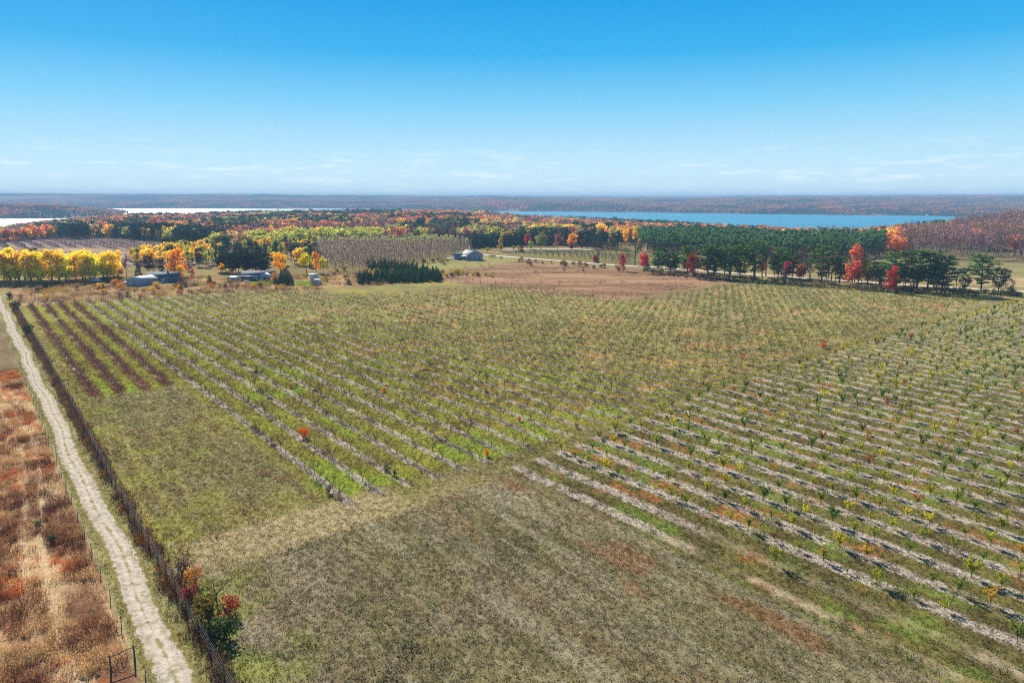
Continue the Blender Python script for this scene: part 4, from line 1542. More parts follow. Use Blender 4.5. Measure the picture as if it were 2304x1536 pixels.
def win(parent, x, y, z, w_, h_, face='y', pane_mat='glass'):
    """framed window standing proud of a wall that faces -y or +-x"""
    s = -1 if face in ('y', '-x') else 1
    d = (w_ + 0.2, 0.08, h_ + 0.2) if face == 'y' else (0.08, w_ + 0.2, h_ + 0.2)
    dg = (w_, 0.1, h_) if face == 'y' else (0.1, w_, h_)
    off = np.array([0, -0.04, 0]) if face == 'y' else np.array([0.04 * s, 0, 0])
    f = obj('window', B().box((0, 0, 0), d).mesh('window', [M['white']]), parent, (x + off[0], y + off[1], z))
    obj('pane', B().box((0, 0, 0), dg).mesh('pane', [M[pane_mat]]), f, tuple(off * 0.5))
    return f


def door(parent, x, y, z, w_, h_, mat='white', face='y'):
    d = (w_, 0.1, h_) if face == 'y' else (0.1, w_, h_)
    o = obj('door', B().box((0, 0, 0), d).mesh('door', [M[mat]]), parent, (x, y - 0.04 if face == 'y' else y, z))
    return o


# hill house with a wing
hx, hy = site(1061, 584)
hh = obj('house', None, None, (hx, hy, float(height(hx, hy))), R(-52))
tag(hh, 'blue grey house with pale roof alone on the mown rise in mid distance', 'house')
obj('wall', gable(B(), 13.0, 9.0, 3.2, 0.62).mesh('wall', [M['siding_blue']]), hh)
obj('roof', gable_roof(B(), 13.0, 9.0, 3.2, 0.62).mesh('roof', [M['shingle_grey']]), hh)
wg = B()
gable(wg, 7.5, 7.0, 2.7, 0.45)
o = obj('wing', wg.mesh('wing', [M['siding_steel']]), hh, (-6.2, -5.0, 0), R(90))
obj('wing_roof', gable_roof(B(), 7.5, 7.0, 2.7, 0.45).mesh('wing_roof', [M['shingle_dark']]), o)
obj('porch_roof', B().box((2.0, -6.1, 2.75), (7.4, 3.0, 0.16)).mesh('porch_roof', [M['white']]), hh)
pf = obj('porch_floor', B().box((2.0, -6.1, 0.2), (7.4, 3.0, 0.3)).mesh('porch_floor', [M['deck']]), hh)
ppm = B().box((0, 0, 0), (0.15, 0.15, 2.4)).mesh('porch_post', [M['white']])
for q in (-1.5, 0.9, 3.3, 5.5):
    obj('porch_post', ppm, hh, (q, -7.25, 1.5))
for q in (-0.6, 2.6):
    win(hh, q, -4.5, 1.7, 1.3, 1.3)
door(hh, 1.0, -4.5, 1.05, 1.0, 2.1)
win(hh, 6.5, -1.8, 1.7, 1.2, 1.2, '+x')
win(hh, 6.5, 1.8, 1.7, 1.2, 1.2, '+x')
win(hh, 6.5, 0.0, 4.1, 0.8, 0.8, '+x')
obj('chimney', B().box((2.5, 0.8, 6.2), (0.7, 0.7, 1.6)).mesh('chimney', [M['shingle_dark']]), hh)

# garage left of the slate house
gx_, gy_ = site(313, 642)
ga = obj('garage', None, None, (gx_, gy_ + 3, float(height(gx_, gy_))), R(70))
tag(ga, 'blue grey gabled garage with pale metal roof beside parked white car', 'garage')
obj('wall', gable(B(), 11.0, 7.0, 2.7, 0.36).mesh('wall', [M['siding_blue']]), ga)
obj('roof', gable_roof(B(), 11.0, 7.0, 2.7, 0.36).mesh('roof', [M['roof_metal']]), ga)
door(ga, -5.5, 1.4, 1.05, 1.0, 2.1, 'white', 'x')
win(ga, -5.5, -1.6, 1.6, 0.9, 0.9, '-x')
# slate house
gx_, gy_ = site(362, 636)
sh_ = obj('house', None, None, (gx_, gy_ + 4, float(height(gx_, gy_))), R(8))
tag(sh_, 'long low slate blue house behind the pale roofed garage', 'house')
obj('wall', gable(B(), 14.0, 8.0, 2.7, 0.5).mesh('wall', [M['siding_steel']]), sh_)
rf = obj('roof', gable_roof(B(), 14.0, 8.0, 2.7, 0.5).mesh('roof', [M['shingle_dark']]), sh_)
obj('chimney', B().box((1.5, 0.8, 5.0), (0.8, 0.6, 1.3)).mesh('chimney', [M['shingle_grey']]), rf)
obj('skirting', B().box((-2.0, -4.15, 0.25), (5.5, 0.2, 0.7)).mesh('skirting', [M['white']]), sh_)
for q in (-5.2, -2.6, 3.2, 5.4):
    win(sh_, q, -4.0, 1.6, 1.2, 1.1)
door(sh_, 0.6, -4.0, 1.05, 1.0, 2.1)
# ranch house with the green lawn
gx_, gy_ = site(577, 631)
rh = obj('house', None, None, (gx_, gy_ + 4, float(height(gx_, gy_))), R(4))
tag(rh, 'ranch house with dark roof and white trim behind the bright green lawn', 'house')
obj('wall', gable(B(), 15.0, 7.6, 2.6, 0.45).mesh('wall', [M['siding_pale']]), rh)
obj('roof', gable_roof(B(), 15.0, 7.6, 2.6, 0.45).mesh('roof', [M['shingle_dark']]), rh)
fg_ = obj('front_gable', gable(B(), 4.0, 4.6, 2.5, 0.5).mesh('front_gable', [M['siding_blue']]), rh, (4.6, -4.6, 0), R(90))
obj('gable_roof', gable_roof(B(), 4.0, 4.6, 2.5, 0.5, 0.35).mesh('gable_roof', [M['white']]), fg_)
obj('porch_roof', B().box((-3.2, -4.9, 2.3), (7.6, 2.4, 0.14)).mesh('porch_roof', [M['roof_metal']]), rh)
ppm = B().box((0, 0, 0), (0.14, 0.14, 2.3)).mesh('porch_post', [M['white']])
for q in (-6.8, -4.4, -2.0, 0.4):
    obj('porch_post', ppm, rh, (q, -5.95, 1.1))
for q in (-5.4, -2.9, 1.6):
    win(rh, q, -3.8, 1.5, 1.3, 1.2)
door(rh, -0.4, -3.8, 1.05, 1.0, 2.1)
win(rh, 4.6, -6.6, 1.5, 1.4, 1.2)
win(rh, -7.5, 0.0, 1.5, 1.2, 1.1, '-x')


def shed(px, py, L, W, hw, rz, wall, roof, label):
    X, Y = site(px, py)
    e = obj('shed', None, None, (X, Y, float(height(X, Y))), R(rz))
    tag(e, label, 'shed')
    obj('wall', gable(B(), L, W, hw, 0.5).mesh('wall', [M[wall]]), e)
    obj('roof', gable_roof(B(), L, W, hw, 0.5, 0.25).mesh('roof', [M[roof]]), e)
    door(e, 0, -W / 2, 0.95, 0.9, 1.8)
    return e


shed(706, 628, 4.2, 3.2, 1.9, 30, 'white', 'roof_metal', 'small white shed with pale roof at the edge of the garden')
shed(711, 640, 4.0, 3.4, 1.7, 75, 'siding_blue', 'roof_metal', 'grey blue garden hut in front of the white shed')
shed(531, 632, 5.0, 3.0, 1.5, 10, 'siding_pale', 'roof_metal', 'low pale outbuilding left of the ranch house')

# far white buildings across the lakes
for (px, D_, lab) in ((983, 5400, 'tiny white farm building on the hazy hill above the near woods'), (2050, 4300, 'tiny long white building on the far right shore hills'),
                      (2095, 4500, 'tiny white house right of the long white building'), (2140, 4400, 'second tiny long white building on the far right hills'),
                      (98, 2330, 'tiny white house among trees on the wooded point at left'), (2092, 2640, 'tiny white boathouse on the far shore of the blue lake'), (1213, 3560, 'tiny pale house on the far shore of the blue lake')):
    X, Y = (px - 1152) / F * D_ * math.cos(PITCH), D_
    Z = float(height(X, Y))
    e = obj('far_house', None, None, (X, Y, max(Z, LAKE + 1) + (7 if D_ > 4000 else 0.5)), 0.3)
    tag(e, lab, 'house')
    Lh = 26 if 'long' in lab else 15
    if D_ < 4000:
        e.scale = (0.55, 0.55, 0.55)
    obj('wall', gable(B(), Lh, 10, 6, 0.4).mesh('wall', [M['white']]), e)
    obj('roof', gable_roof(B(), Lh, 10, 6, 0.4).mesh('roof', [M['roof_metal']]), e)


# ------------------------------------------------------------------ vehicles
def vehicle(px, py, rz, paint_, label, cat, kind='car', name='parked_car'):
    X, Y = site(px, py)
    e = obj(name, None, None, (X, Y, float(height(X, Y)) + 0.03), R(rz))
    tag(e, label, cat)
    L, Wd = (5.4, 1.95) if kind == 'pickup' else (4.6, 1.85)
    if kind == 'pickup':
        prof = [(-2.7, 0.45), (2.6, 0.45), (2.7, 0.8), (2.55, 1.05), (1.3, 1.12), (0.75, 1.78), (-0.75, 1.8), (-0.95, 1.1), (-2.7, 1.1)]
        glass = [(0.98, 1.2), (0.66, 1.7), (-0.66, 1.72), (-0.76, 1.2)]
    else:
        prof = [(-2.3, 0.4), (2.2, 0.4), (2.3, 0.7), (2.1, 0.9), (1.1, 1.0), (0.5, 1.55), (-1.6, 1.6), (-2.2, 1.0), (-2.3, 0.9)]
        glass = [(0.85, 1.08), (0.42, 1.48), (-1.5, 1.52), (-1.85, 1.08)]
    def extr(P, hw, inset=0.0):
        n_ = len(P)
        top = max(z for _, z in P)
        Va = [(x, -hw + (0.16 if z > 1.3 else 0), z) for x, z in P] + [(x, hw - (0.16 if z > 1.3 else 0), z) for x, z in P]
        b = B()
        b.add(Va, [[i, (i + 1) % n_, n_ + (i + 1) % n_, n_ + i][::-1] for i in range(n_)])
        b.add(Va, [list(range(n_))])
        b.add(Va, [list(range(2 * n_ - 1, n_ - 1, -1))])
        return b
    obj('body', extr(prof, Wd / 2).mesh('body', [M[paint_]]), e)
    obj('side_windows', extr(glass, Wd / 2 + 0.012).mesh('side_windows', [M['glass']]), e)
    ws = B()
    x0, z0 = glass[0]
    x1, z1 = glass[1]
    ws.add([(x0 + 0.2, -Wd * 0.4, z0 + 0.02), (x0 + 0.2, Wd * 0.4, z0 + 0.02), (x1 + 0.14, Wd * 0.36, z1 + 0.03), (x1 + 0.14, -Wd * 0.36, z1 + 0.03)], [[0, 1, 2, 3]])
    obj('windscreen', ws.mesh('windscreen', [M['glass']]), e)
    wm = B().tube((0, -0.12, 0), (0, 0.12, 0), 0.36, 0.36, 0, 12)
    wm.add([(0.36 * math.cos(k * 0.5236), -0.12, 0.36 * math.sin(k * 0.5236)) for k in range(12)], [list(range(12))])
    wm.add([(0.36 * math.cos(k * 0.5236), 0.12, 0.36 * math.sin(k * 0.5236)) for k in range(12)], [list(range(11, -1, -1))])
    tm_ = wm.mesh('wheel', [M['rubber']])
    rm_ = B().add([(0.22 * math.cos(k * 0.7854), 0, 0.22 * math.sin(k * 0.7854)) for k in range(8)], [list(range(8))]).mesh('rim', [M['chrome']])
    for sx_ in (-L * 0.31, L * 0.31):
        for sy_ in (-1, 1):
            wo = obj('wheel', tm_, e, (sx_, sy_ * (Wd / 2 - 0.1), 0.36))
            obj('rim', rm_, wo, (0, sy_ * 0.125, 0))
    lm_ = B().box((0, 0, 0), (0.06, 0.3, 0.14)).mesh('headlight', [M['white']])
    for sy_ in (-1, 1):
        obj('headlight', lm_, e, (L / 2 - 0.06, sy_ * Wd * 0.36, 0.72))
    return e


vehicle(217, 634, 150, 'car_white', 'white pickup truck parked in front of a dark one, left of the garage', 'pickup', 'pickup', 'parked_truck')
vehicle(236, 631, 172, 'car_dark', 'dark pickup with bright roof parked behind the white one', 'pickup', 'pickup', 'parked_truck')
vehicle(281, 641, 205, 'car_white', 'white car parked against the left side of the garage', 'car')
vehicle(520, 628, 195, 'car_dark', 'dark car parked left of the ranch house', 'car')

# pale tarp-covered boat in the yard, picnic table by the ranch, wagon by the hill house
X, Y = site(528, 633)
X2, Y2 = site(556, 635)
pt = obj('picnic_table', None, None, (X2, Y2 - 1, float(height(X2, Y2))), 0.2)
tag(pt, 'pale picnic table on the grass in front of the ranch house porch', 'table')
obj('table_top', B().box((0, 0, 0.75), (2.2, 0.8, 0.08)).mesh('table_top', [M['siding_pale']]), pt)
bm_ = B().box((0, 0, 0.43), (2.2, 0.28, 0.06)).mesh('bench', [M['siding_pale']])
obj('bench', bm_, pt, (0, -0.75, 0))
obj('bench', bm_, pt, (0, 0.75, 0))
lg_ = B().tube((0, -0.8, -0.05), (0, 0.1, 0.74), 0.05, 0.05, 0, 5).tube((0, 0.8, -0.05), (0, -0.1, 0.74), 0.05, 0.05, 0, 5).mesh('leg', [M['siding_pale']])
obj('leg', lg_, pt, (-0.8, 0, 0))
obj('leg', lg_, pt, (0.8, 0, 0))
X, Y = site(1107, 580)
wgn = obj('farm_wagon', None, None, (X, Y, float(height(X, Y))), 0.3)
tag(wgn, 'small rust brown farm wagon on the grass right of the hill house', 'wagon')
M['rust'] = plain('rusty_red_paint', lin(150, 92, 66), 0.8, nscale=4, namt=0.3)
obj('bed', B().box((0, 0, 1.0), (4.6, 1.9, 0.18)).box((0, -0.93, 1.3), (4.6, 0.06, 0.5)).box((0, 0.93, 1.3), (4.6, 0.06, 0.5)).mesh('bed', [M['rust']]), wgn)
obj('drawbar', B().tube((2.3, 0, 0.9), (3.9, 0, 0.4), 0.06, 0.05, 0, 6).mesh('drawbar', [M['rust']]), wgn)
wm2 = B().tube((0, -0.1, 0), (0, 0.1, 0), 0.45, 0.45, 0, 12).mesh('wheel', [M['rubber']])
for a_ in (-1.6, 1.6):
    for b_ in (-0.85, 0.85):
        obj('wheel', wm2, wgn, (a_, b_, 0.45))

#@@TREES
PINE_P = [white_pine(500 + i) for i in range(6)]
PINE = meshes(PINE_P, M['bark_pine'], [M['needle']])
ROUND_P = [broadleaf(520 + i, 'round', 900, 0.52) for i in range(6)]
ROUND = meshes(ROUND_P, M['bark'], [M['leaf']])
TALL_P = [broadleaf(540 + i, 'tall', 800, 0.42) for i in range(6)]
TALL = meshes(TALL_P, M['bark_pale'], [M['leaf']])
CON_P = [conifer(560 + i, 620, 0.55, 0.24) for i in range(4)]
CON = meshes(CON_P, M['bark_pine'], [M['needle']])
HARD_P = [bare_tree(580 + i, 14, 4.6, 0.26, (13, 6, 5), 0.045, 0.3, 40, 0.45, 0.28) for i in range(5)]
HARD = meshes(HARD_P, M['bark'], [M['twig'], M['leaf']])
# coarser versions for the woods further off
ROUND_J = [joined(broadleaf(600 + i, 'round', 420, 0.8), [M['bark'], M['leaf']]) for i in range(6)]
TALL_J = [joined(broadleaf(620 + i, 'tall', 420, 0.62), [M['bark_pale'], M['leaf']]) for i in range(5)]
PPINE_J = [joined(plantation_pine(640 + i), [M['bark_pine'], M['needle']]) for i in range(5)]
WPINE_J = [joined(white_pine(660 + i, 800, 0.95), [M['bark_pine'], M['needle']]) for i in range(4)]
CON_J = [joined(conifer(680 + i, 320, 0.75, 0.22), [M['bark_pine'], M['needle']]) for i in range(4)]
HARD_J = [joined(bare_tree(700 + i, 14, 4.4, 0.26, (12, 5, 4), 0.05, 0.3, 60, 0.6, 0.28), [M['bark_pale'], M['twig'], M['leaf']]) for i in range(5)]
POP_J = [joined(bare_tree(720 + i, 11, 2.0, 0.11, (14, 3, 3), 0.035, 0.3, 60, 0.4, 0.2), [M['bark_pale'], M['twig'], M['leaf']]) for i in range(4)]
KH = {'pine': 16.0, 'round': 9.4, 'tall': 9.8, 'con': 10.0, 'hard': 14.0}
LIB = {'pine': PINE, 'round': ROUND, 'tall': TALL, 'con': CON, 'hard': HARD}


def ground_at(px, py):
    """walk the photo ray down to the terrain"""
    X, Y = site(px, py)
    for _ in range(12):
        Z = float(height(X, Y))
        X, Y = site(px, py, Z)
    return X, Y, float(height(X, Y))


def plant(kind, px, py, top, col, label, cat='tree', wid=1.0, name=None, group=None, jit=True):
    """a tree whose foot stands at photo spot (px, py) and whose top reaches row 'top'"""
    X, Y, Z = ground_at(px, py)
    hm = (H - Z) - (top - HOR) / F * Y * 1.0
    dep = Y * math.cos(PITCH) + (H - Z) * math.sin(PITCH)
    hm = (py - top) * dep / F / math.cos(PITCH)
    s = hm / KH[kind]
    nm = name or {'pine': 'pine_tree', 'round': 'maple_tree', 'tall': 'poplar_tree', 'con': 'spruce_tree', 'hard': 'bare_tree'}[kind]
    lib = LIB[kind]
    return tree_thing(nm, lib[random.randrange(len(lib))], (X, Y, Z), random.random() * 6.28, (s * wid, s * wid, s), lin(*col), label, cat, group)


# roadside trees, left to right
PN = (84, 112, 54)
RS = [
    ('hard', 1345, 594, 560, (112, 100, 92), 'thin grey bare tree beside the gravel road left of the red maple', 0.8),
    ('round', 1338, 596, 573, (150, 62, 70), 'small dull red tree beside the road left of the spreading bare one', 0.7),
    ('con', 1343, 592, 570, (50, 72, 46), 'small dark evergreen beside the small dull red tree', 0.9),
    ('tall', 1402, 606, 570, (172, 62, 62), 'slender red tree in front of the spreading bare tree', 1.3),
    ('hard', 1428, 598, 547, (96, 88, 86), 'large spreading bare grey tree by the road behind the scarlet maple', 1.35),
    ('round', 1447, 610, 567, (186, 66, 62), 'bright scarlet maple at the left end of the roadside trees', 0.72),
    ('con', 1456, 610, 580, (62, 76, 56), 'dark evergreen tucked behind the bright scarlet maple', 1.0),
    ('pine', 1480, 613, 567, PN, 'broad green pine right of the bright scarlet maple', 1.25),
    ('pine', 1508, 615, 572, (60, 84, 48), 'shorter dark pine second right of the scarlet maple', 1.3),
    ('pine', 1546, 619, 556, PN, 'tall pine with open crown above the dark red narrow maple', 1.1),
    ('tall', 1557, 622, 572, (140, 58, 44), 'narrow dark red maple between two tall pines', 1.5),
    ('pine', 1592, 624, 553, PN, 'tall round topped pine right of the dark red narrow maple', 1.1),
    ('pine', 1606, 625, 561, (66, 92, 50), 'dense pine crowding the tall round topped one', 1.0),
    ('pine', 1641, 627, 556, (80, 108, 52), 'bright green feathery pine in the middle of the left pine group', 1.15),
    ('pine', 1664, 628, 556, PN, 'tall pine just right of the bright green feathery one', 1.0),
    ('pine', 1698, 629, 545, (84, 112, 56), 'tallest narrow topped pine of the roadside row', 0.9),
    ('hard', 1715, 630, 570, (104, 82, 78), 'reddish bare tree right of the tallest roadside pine', 0.75),
    ('pine', 1750, 632, 560, PN, 'lone dark pine left of the pink red maple', 0.95),
    ('round', 1768, 633, 588, (184, 76, 84), 'pink red maple in the roadside row', 0.62),
    ('round', 1798, 634, 596, (192, 84, 72), 'small coral red maple beside the tall bare roadside trees', 0.6),
    ('hard', 1802, 634, 562, (132, 104, 94), 'tall bare pale roadside tree behind the coral red maple', 0.75),
    ('hard', 1820, 635, 566, (126, 98, 90), 'second bare pale roadside tree right of the coral red maple', 0.7),
    ('pine', 1848, 637, 556, (88, 114, 56), 'tall layered pine right of the bare pale trees', 1.05),
    ('hard', 1862, 638, 585, (128, 70, 66), 'thin maroon bare tree between two layered pines', 0.9),
    ('hard', 1878, 639, 580, (124, 76, 70), 'maroon twiggy tree beside the flaming orange maple', 0.8),
    ('pine', 1888, 640, 582, (72, 98, 54), 'small pine behind the maroon twiggy trees', 0.9),
    ('tall', 1916, 643, 552, (196, 100, 72), 'tall flaming orange red maple in the roadside row', 1.05),
    ('round', 1930, 642, 606, (192, 88, 66), 'lower flame red maple under the tall flaming one', 0.6),
    ('hard', 1938, 644, 585, (112, 84, 74), 'bare twiggy tree right of the flaming maple', 0.7),
    ('round', 1950, 646, 593, (122, 108, 52), 'olive yellow tree right of the flaming orange maple', 0.68),
    ('round', 1978, 649, 600, (92, 96, 70), 'dull grey green tree between olive tree and right pine group', 0.75),
    ('pine', 2012, 652, 566, PN, 'broad pine above the narrow scarlet tree', 1.2),
    ('tall', 2004, 655, 600, (186, 54, 54), 'narrow scarlet tree under the first pine of the right group', 1.3),
    ('hard', 2032, 654, 590, (110, 92, 76), 'bare brown tree among the pines of the right group', 0.7),
    ('pine', 2062, 655, 567, (76, 104, 54), 'tall flat topped pine in the middle of the right group', 1.15),
    ('pine', 2086, 656, 566, PN, 'dense pine second from the right end of the right group', 1.1),
    ('pine', 2118, 658, 578, (66, 92, 52), 'dark rounded pine at the right end of the right pine group', 1.25),
    ('hard', 2150, 655, 612, (92, 84, 64), 'small ragged bare tree right of the dark rounded pine', 0.8),
    ('pine', 2170, 655, 602, (74, 94, 56), 'short slim pine left of the lone spreading pine', 0.9),
    ('pine', 2207, 656, 577, (86, 114, 60), 'lone spreading pine with layered limbs near the right edge', 1.1),
    ('pine', 2245, 658, 607, (70, 84, 52), 'small dark leaning pine right of the lone spreading pine', 1.2),
    ('hard', 2260, 661, 617, (88, 80, 66), 'thin bare sapling at the right end of the roadside row', 0.7),
    ('hard', 2274, 662, 628, (84, 78, 62), 'scrubby dead tree last in the roadside row', 0.9),
]
FILL = []
for kd, px, py, tp, col, lab, wd in RS:
    plant(kd, px, py + (4 if kd in ('round', 'tall') else 0), tp, col, lab, 'tree', wd * (1.25 if kd in ('pine', 'con') else 1.0))
rsx = [1478, 1640, 1850, 2000, 2140, 2290]
rsy = [611, 625, 637, 651, 655, 662]
for i, px in enumerate(np.linspace(1482, 2130, 44)):
    px = px + random.gauss(0, 4)
    py = np.interp(px, rsx, rsy) - random.choice([3, 5, 7, 9])
    kd = random.choice(['pine', 'hard', 'hard', 'pine', 'hard', 'round'])
    if kd == 'pine':
        w_, c_, tp = 'dark green pine', (58 + random.randrange(16), 84 + random.randrange(18), 46), py - random.uniform(38, 62)
    elif kd == 'hard':
        w_, c_, tp = 'bare brown tree', (150 + random.randrange(30), 118, 104), py - random.uniform(30, 58)
    else:
        w_, c_, tp = 'small russet maple', random.choice([(150, 84, 70), (128, 104, 66), (160, 70, 62)]), py - random.uniform(22, 36)
    FILL.append((px, kd, py, tp, c_, w_))
FILL.sort()
cnt_ = {}
for px, kd, py, tp, c_, w_ in FILL:
    cnt_[w_] = cnt_.get(w_, 0) + 1
    plant(kd, px, py, tp, c_, '%s filling the roadside row, %s of these from the left' % (w_, ordn(cnt_[w_])), 'tree', 1.35 if kd != 'round' else 0.9, None, 'trees filling the roadside row')
# hedge-like undergrowth at their feet
for i, px in enumerate(np.linspace(1470, 2290, 46)):
    py = np.interp(px, [1470, 1640, 1850, 2000, 2290], [616, 632, 646, 658, 665]) + random.gauss(0, 1.5)
    cc = random.choice([(96, 96, 58), (80, 88, 52), (120, 96, 66), (140, 118, 58), (104, 76, 62), (74, 70, 58)])
    word = {(96, 96, 58): 'olive', (80, 88, 52): 'green', (120, 96, 66): 'tan', (140, 118, 58): 'ochre', (104, 76, 62): 'brown', (74, 70, 58): 'dark'}[cc]
    shrub(px, py, 9 + random.random() * 10, cc, 'low %s bush at the foot of the roadside trees, %s along from the scarlet maple' % (word, ordn(i + 1)), 'bush', 1.5, 'roadside_bush', 'bushes at the foot of the roadside trees')

# mid-distance trees that stand out
MT = [
    ('tall', 1125, 566, 537, (168, 138, 64), 'pale yellow green tree standing alone right of the hill house', 1.5),
    ('round', 1193, 566, 542, (140, 158, 60), 'round lime green tree right of the lone yellow green one', 0.75),
    ('round', 1187, 560, 527, (170, 44, 66), 'crimson maple behind the round lime green tree', 0.8),
    ('round', 1217, 563, 525, (124, 132, 70), 'large grey green willow in the middle distance', 1.15),
    ('round', 1254, 563, 528, (148, 92, 84), 'dusty pink brown tree right of the large willow', 0.85),
    ('round', 1288, 561, 527, (214, 148, 40), 'golden orange tree behind two dark crimson bushes', 0.95),
    ('round', 1284, 565, 546, (112, 38, 52), 'dark crimson bush below the golden orange tree', 0.9),
    ('round', 1310, 563, 540, (108, 44, 56), 'second dark crimson bush right of the golden orange tree', 0.8),
    ('tall', 1378, 562, 515, (164, 152, 108), 'pale buff poplar behind the dark pine clump', 1.5),
    ('tall', 1345, 556, 515, (150, 140, 104), 'second pale buff poplar left of the first', 1.4),
    ('tall', 1440, 566, 538, (160, 140, 100), 'pale tan tree at the left end of the pine plantation', 1.4),
    ('round', 1097, 570, 556, (176, 160, 50), 'low yellow bush right of the hill house drive', 1.1),
    ('round', 1068, 572, 561, (186, 156, 30), 'bright yellow bush behind the hill house roof', 0.8),
    ('round', 1155, 566, 552, (150, 150, 54), 'yellow green bush left of the round lime tree', 0.9),
    ('round', 1166, 566, 552, (176, 140, 40), 'small gold bush beside the yellow green bush', 0.8),
    ('con', 1173, 567, 545, (56, 78, 52), 'dark grey green cedar left of the round lime tree', 1.1),
    ('tall', 402, 622, 560, (226, 150, 30), 'tall orange gold poplar behind the slate house', 1.7),
    ('tall', 388, 624, 574, (222, 168, 60), 'pale gold poplar left of the tall orange gold one', 1.6),
    ('round', 407, 634, 597, (214, 166, 36), 'yellow maple right of the slate house', 0.85),
    ('round', 436, 638, 600, (186, 136, 92), 'thin tan pink tree right of the yellow maple', 0.55),
    ('round', 500, 616, 592, (230, 168, 24), 'bright orange yellow maple left of the dark pines', 0.8),
    ('tall', 524, 618, 595, (226, 160, 60), 'small gold sapling under the dark pines', 1.3),
    ('round', 632, 618, 570, (226, 168, 16), 'golden yellow maple left of the pair of lime yellow trees', 0.85),
    ('round', 690, 618, 570, (206, 190, 24), 'large lime yellow tree behind the garden', 0.95),
    ('round', 728, 616, 577, (196, 184, 36), 'lime yellow tree right of the large one', 0.75),
    ('tall', 712, 614, 570, (220, 156, 34), 'orange topped poplar between the two lime yellow trees', 1.3),
    ('round', 617, 636, 614, (190, 128, 46), 'orange bush at the right end of the ranch house', 0.9),
    ('con', 592, 612, 580, (40, 52, 40), 'dark spruce behind the ranch house roof', 0.9),
    ('hard', 285, 622, 582, (92, 76, 84), 'dark bare tree between the yellow poplars and the slate house', 0.8),
    ('con', 312, 620, 586, (52, 66, 50), 'grey green spruce behind the garage', 1.0),
    ('pine', 336, 618, 576, (44, 56, 38), 'dark pine behind the slate house', 1.1),
    ('pine', 366, 618, 582, (44, 56, 38), 'second dark pine behind the slate house', 1.1),
    ('hard', 348, 620, 592, (120, 96, 60), 'tawny bare tree between the two dark pines', 0.9),
    ('round', 273, 626, 600, (190, 92, 78), 'reddish tree at the right end of the yellow poplar row', 0.7),
    ('con', 103, 649, 630, (48, 62, 42), 'dark round juniper in the scrub at far left', 1.7),
    ('con', 233, 652, 637, (50, 62, 42), 'small pointed juniper in front of the parked trucks', 1.2),
    ('con', 408, 654, 640, (58, 76, 44), 'small dark green bush below the yellow maple', 1.6),
    ('con', 472, 638, 617, (56, 78, 44), 'grey green cedar right of the tan pink tree', 1.5),
    ('con', 785, 640, 624, (60, 78, 48), 'dark spruce left of the spruce plantation', 1.6),
    ('con', 640, 612, 578, (48, 60, 46), 'dark evergreen between golden maple and lime yellow tree', 0.9),
    ('round', 1160, 572, 563, (112, 110, 74), 'dull green bush by the gravel road bend', 1.0),
    ('pine', 78, 612, 559, (46, 52, 40), 'dark pine top showing behind the yellow poplars', 1.2),
    ('round', 430, 620, 600, (96, 84, 80), 'grey bare looking tree behind the yellow maple', 1.0),
]
for kd, px, py, tp, col, lab, wd in MT:
    plant(kd, px, py, tp, col, lab, 'tree', wd)

# row of yellow poplars at left
k = 0
for row in (0, 1):
    for px in np.linspace(-30, 264, 34):
        q = px + random.gauss(0, 4)
        if 136 < q < 148 or 178 < q < 190:
            if random.random() < 0.7:
                continue
        k += 1
        col = (244, 222 + random.gauss(0, 10), 54 + abs(random.gauss(0, 18)))
        if random.random() < 0.2:
            col = (226, 186, 84)
        plant('tall', q, (636 if row == 0 else 629) - (max(0, q - 120)) * 0.06, 573 + random.gauss(0, 4) + row * -2, col,
              'yellow poplar, %s in the %s rank of the row at far left' % (ordn(k if row == 0 else k - k0), 'front' if row == 0 else 'rear'), 'tree', 1.45, None, 'yellow poplars at left')
    k0 = k
# dark pines behind the ranch house
for i, px in enumerate(np.linspace(494, 600, 15)):
    plant('pine', px + random.gauss(0, 2), 614 + random.gauss(0, 2), 572 + random.gauss(0, 4), (42, 54, 36), 'dark tall pine behind the ranch house, %s along the grove' % ordn(i + 1), 'tree', 1.15, None, 'dark pines behind the ranch house')
# clipped cedars right of the ranch house
for i, (px, py) in enumerate([(622, 639), (630, 641), (638, 640), (646, 641), (654, 641), (641, 634), (650, 633), (634, 633)]):
    plant('con', px, py, py - 17 - random.random() * 5 - (8 if py < 635 else 0), (44, 62, 42), 'dark cedar in the screen right of the ranch house, %s of the clump' % ordn(i + 1), 'tree', 1.5, None, 'cedars right of the ranch house')
# spruce block
sp_poly = S((806, 640), (992, 633), (992, 622), (950, 611), (905, 606), (880, 603), (826, 593), (832, 604), (850, 612), (900, 616), (925, 621), (810, 628))
gx2, gy2 = np.meshgrid(np.arange(-110, 0, 3.4), np.arange(320, 470, 3.4))
gx2 = gx2 + rng.normal(size=gx2.shape) * 0.5
gy2 = gy2 + rng.normal(size=gy2.shape) * 0.5
inn = poly_sd(sp_poly, gx2, gy2) < 0.5
sx_, sy_ = gx2[inn], gy2[inn]
od = np.argsort(sy_)
SPR = {}
SP_J = [joined(conifer(740 + i, 420, 0.8, 0.27, 10.0, 0.03), [M['bark_pine'], M['needle']]) for i in range(4)]
for i, q in enumerate(od[:300]):
    X, Y = sx_[q], sy_[q]
    o = obj('young_spruce', SP_J[random.randrange(4)], None, (X, Y, float(height(X, Y))), random.random() * 6.28, 0.42 + 0.16 * random.random(), lin(50 + random.gauss(0, 5), 74 + random.gauss(0, 6), 40))
    tag(o, 'dark young spruce of the plantation block', 'spruce', 'young spruces in the plantation block')
    SPR.setdefault(int((Y - 320) / 3.4 + 0.5), []).append((X / Y, o))
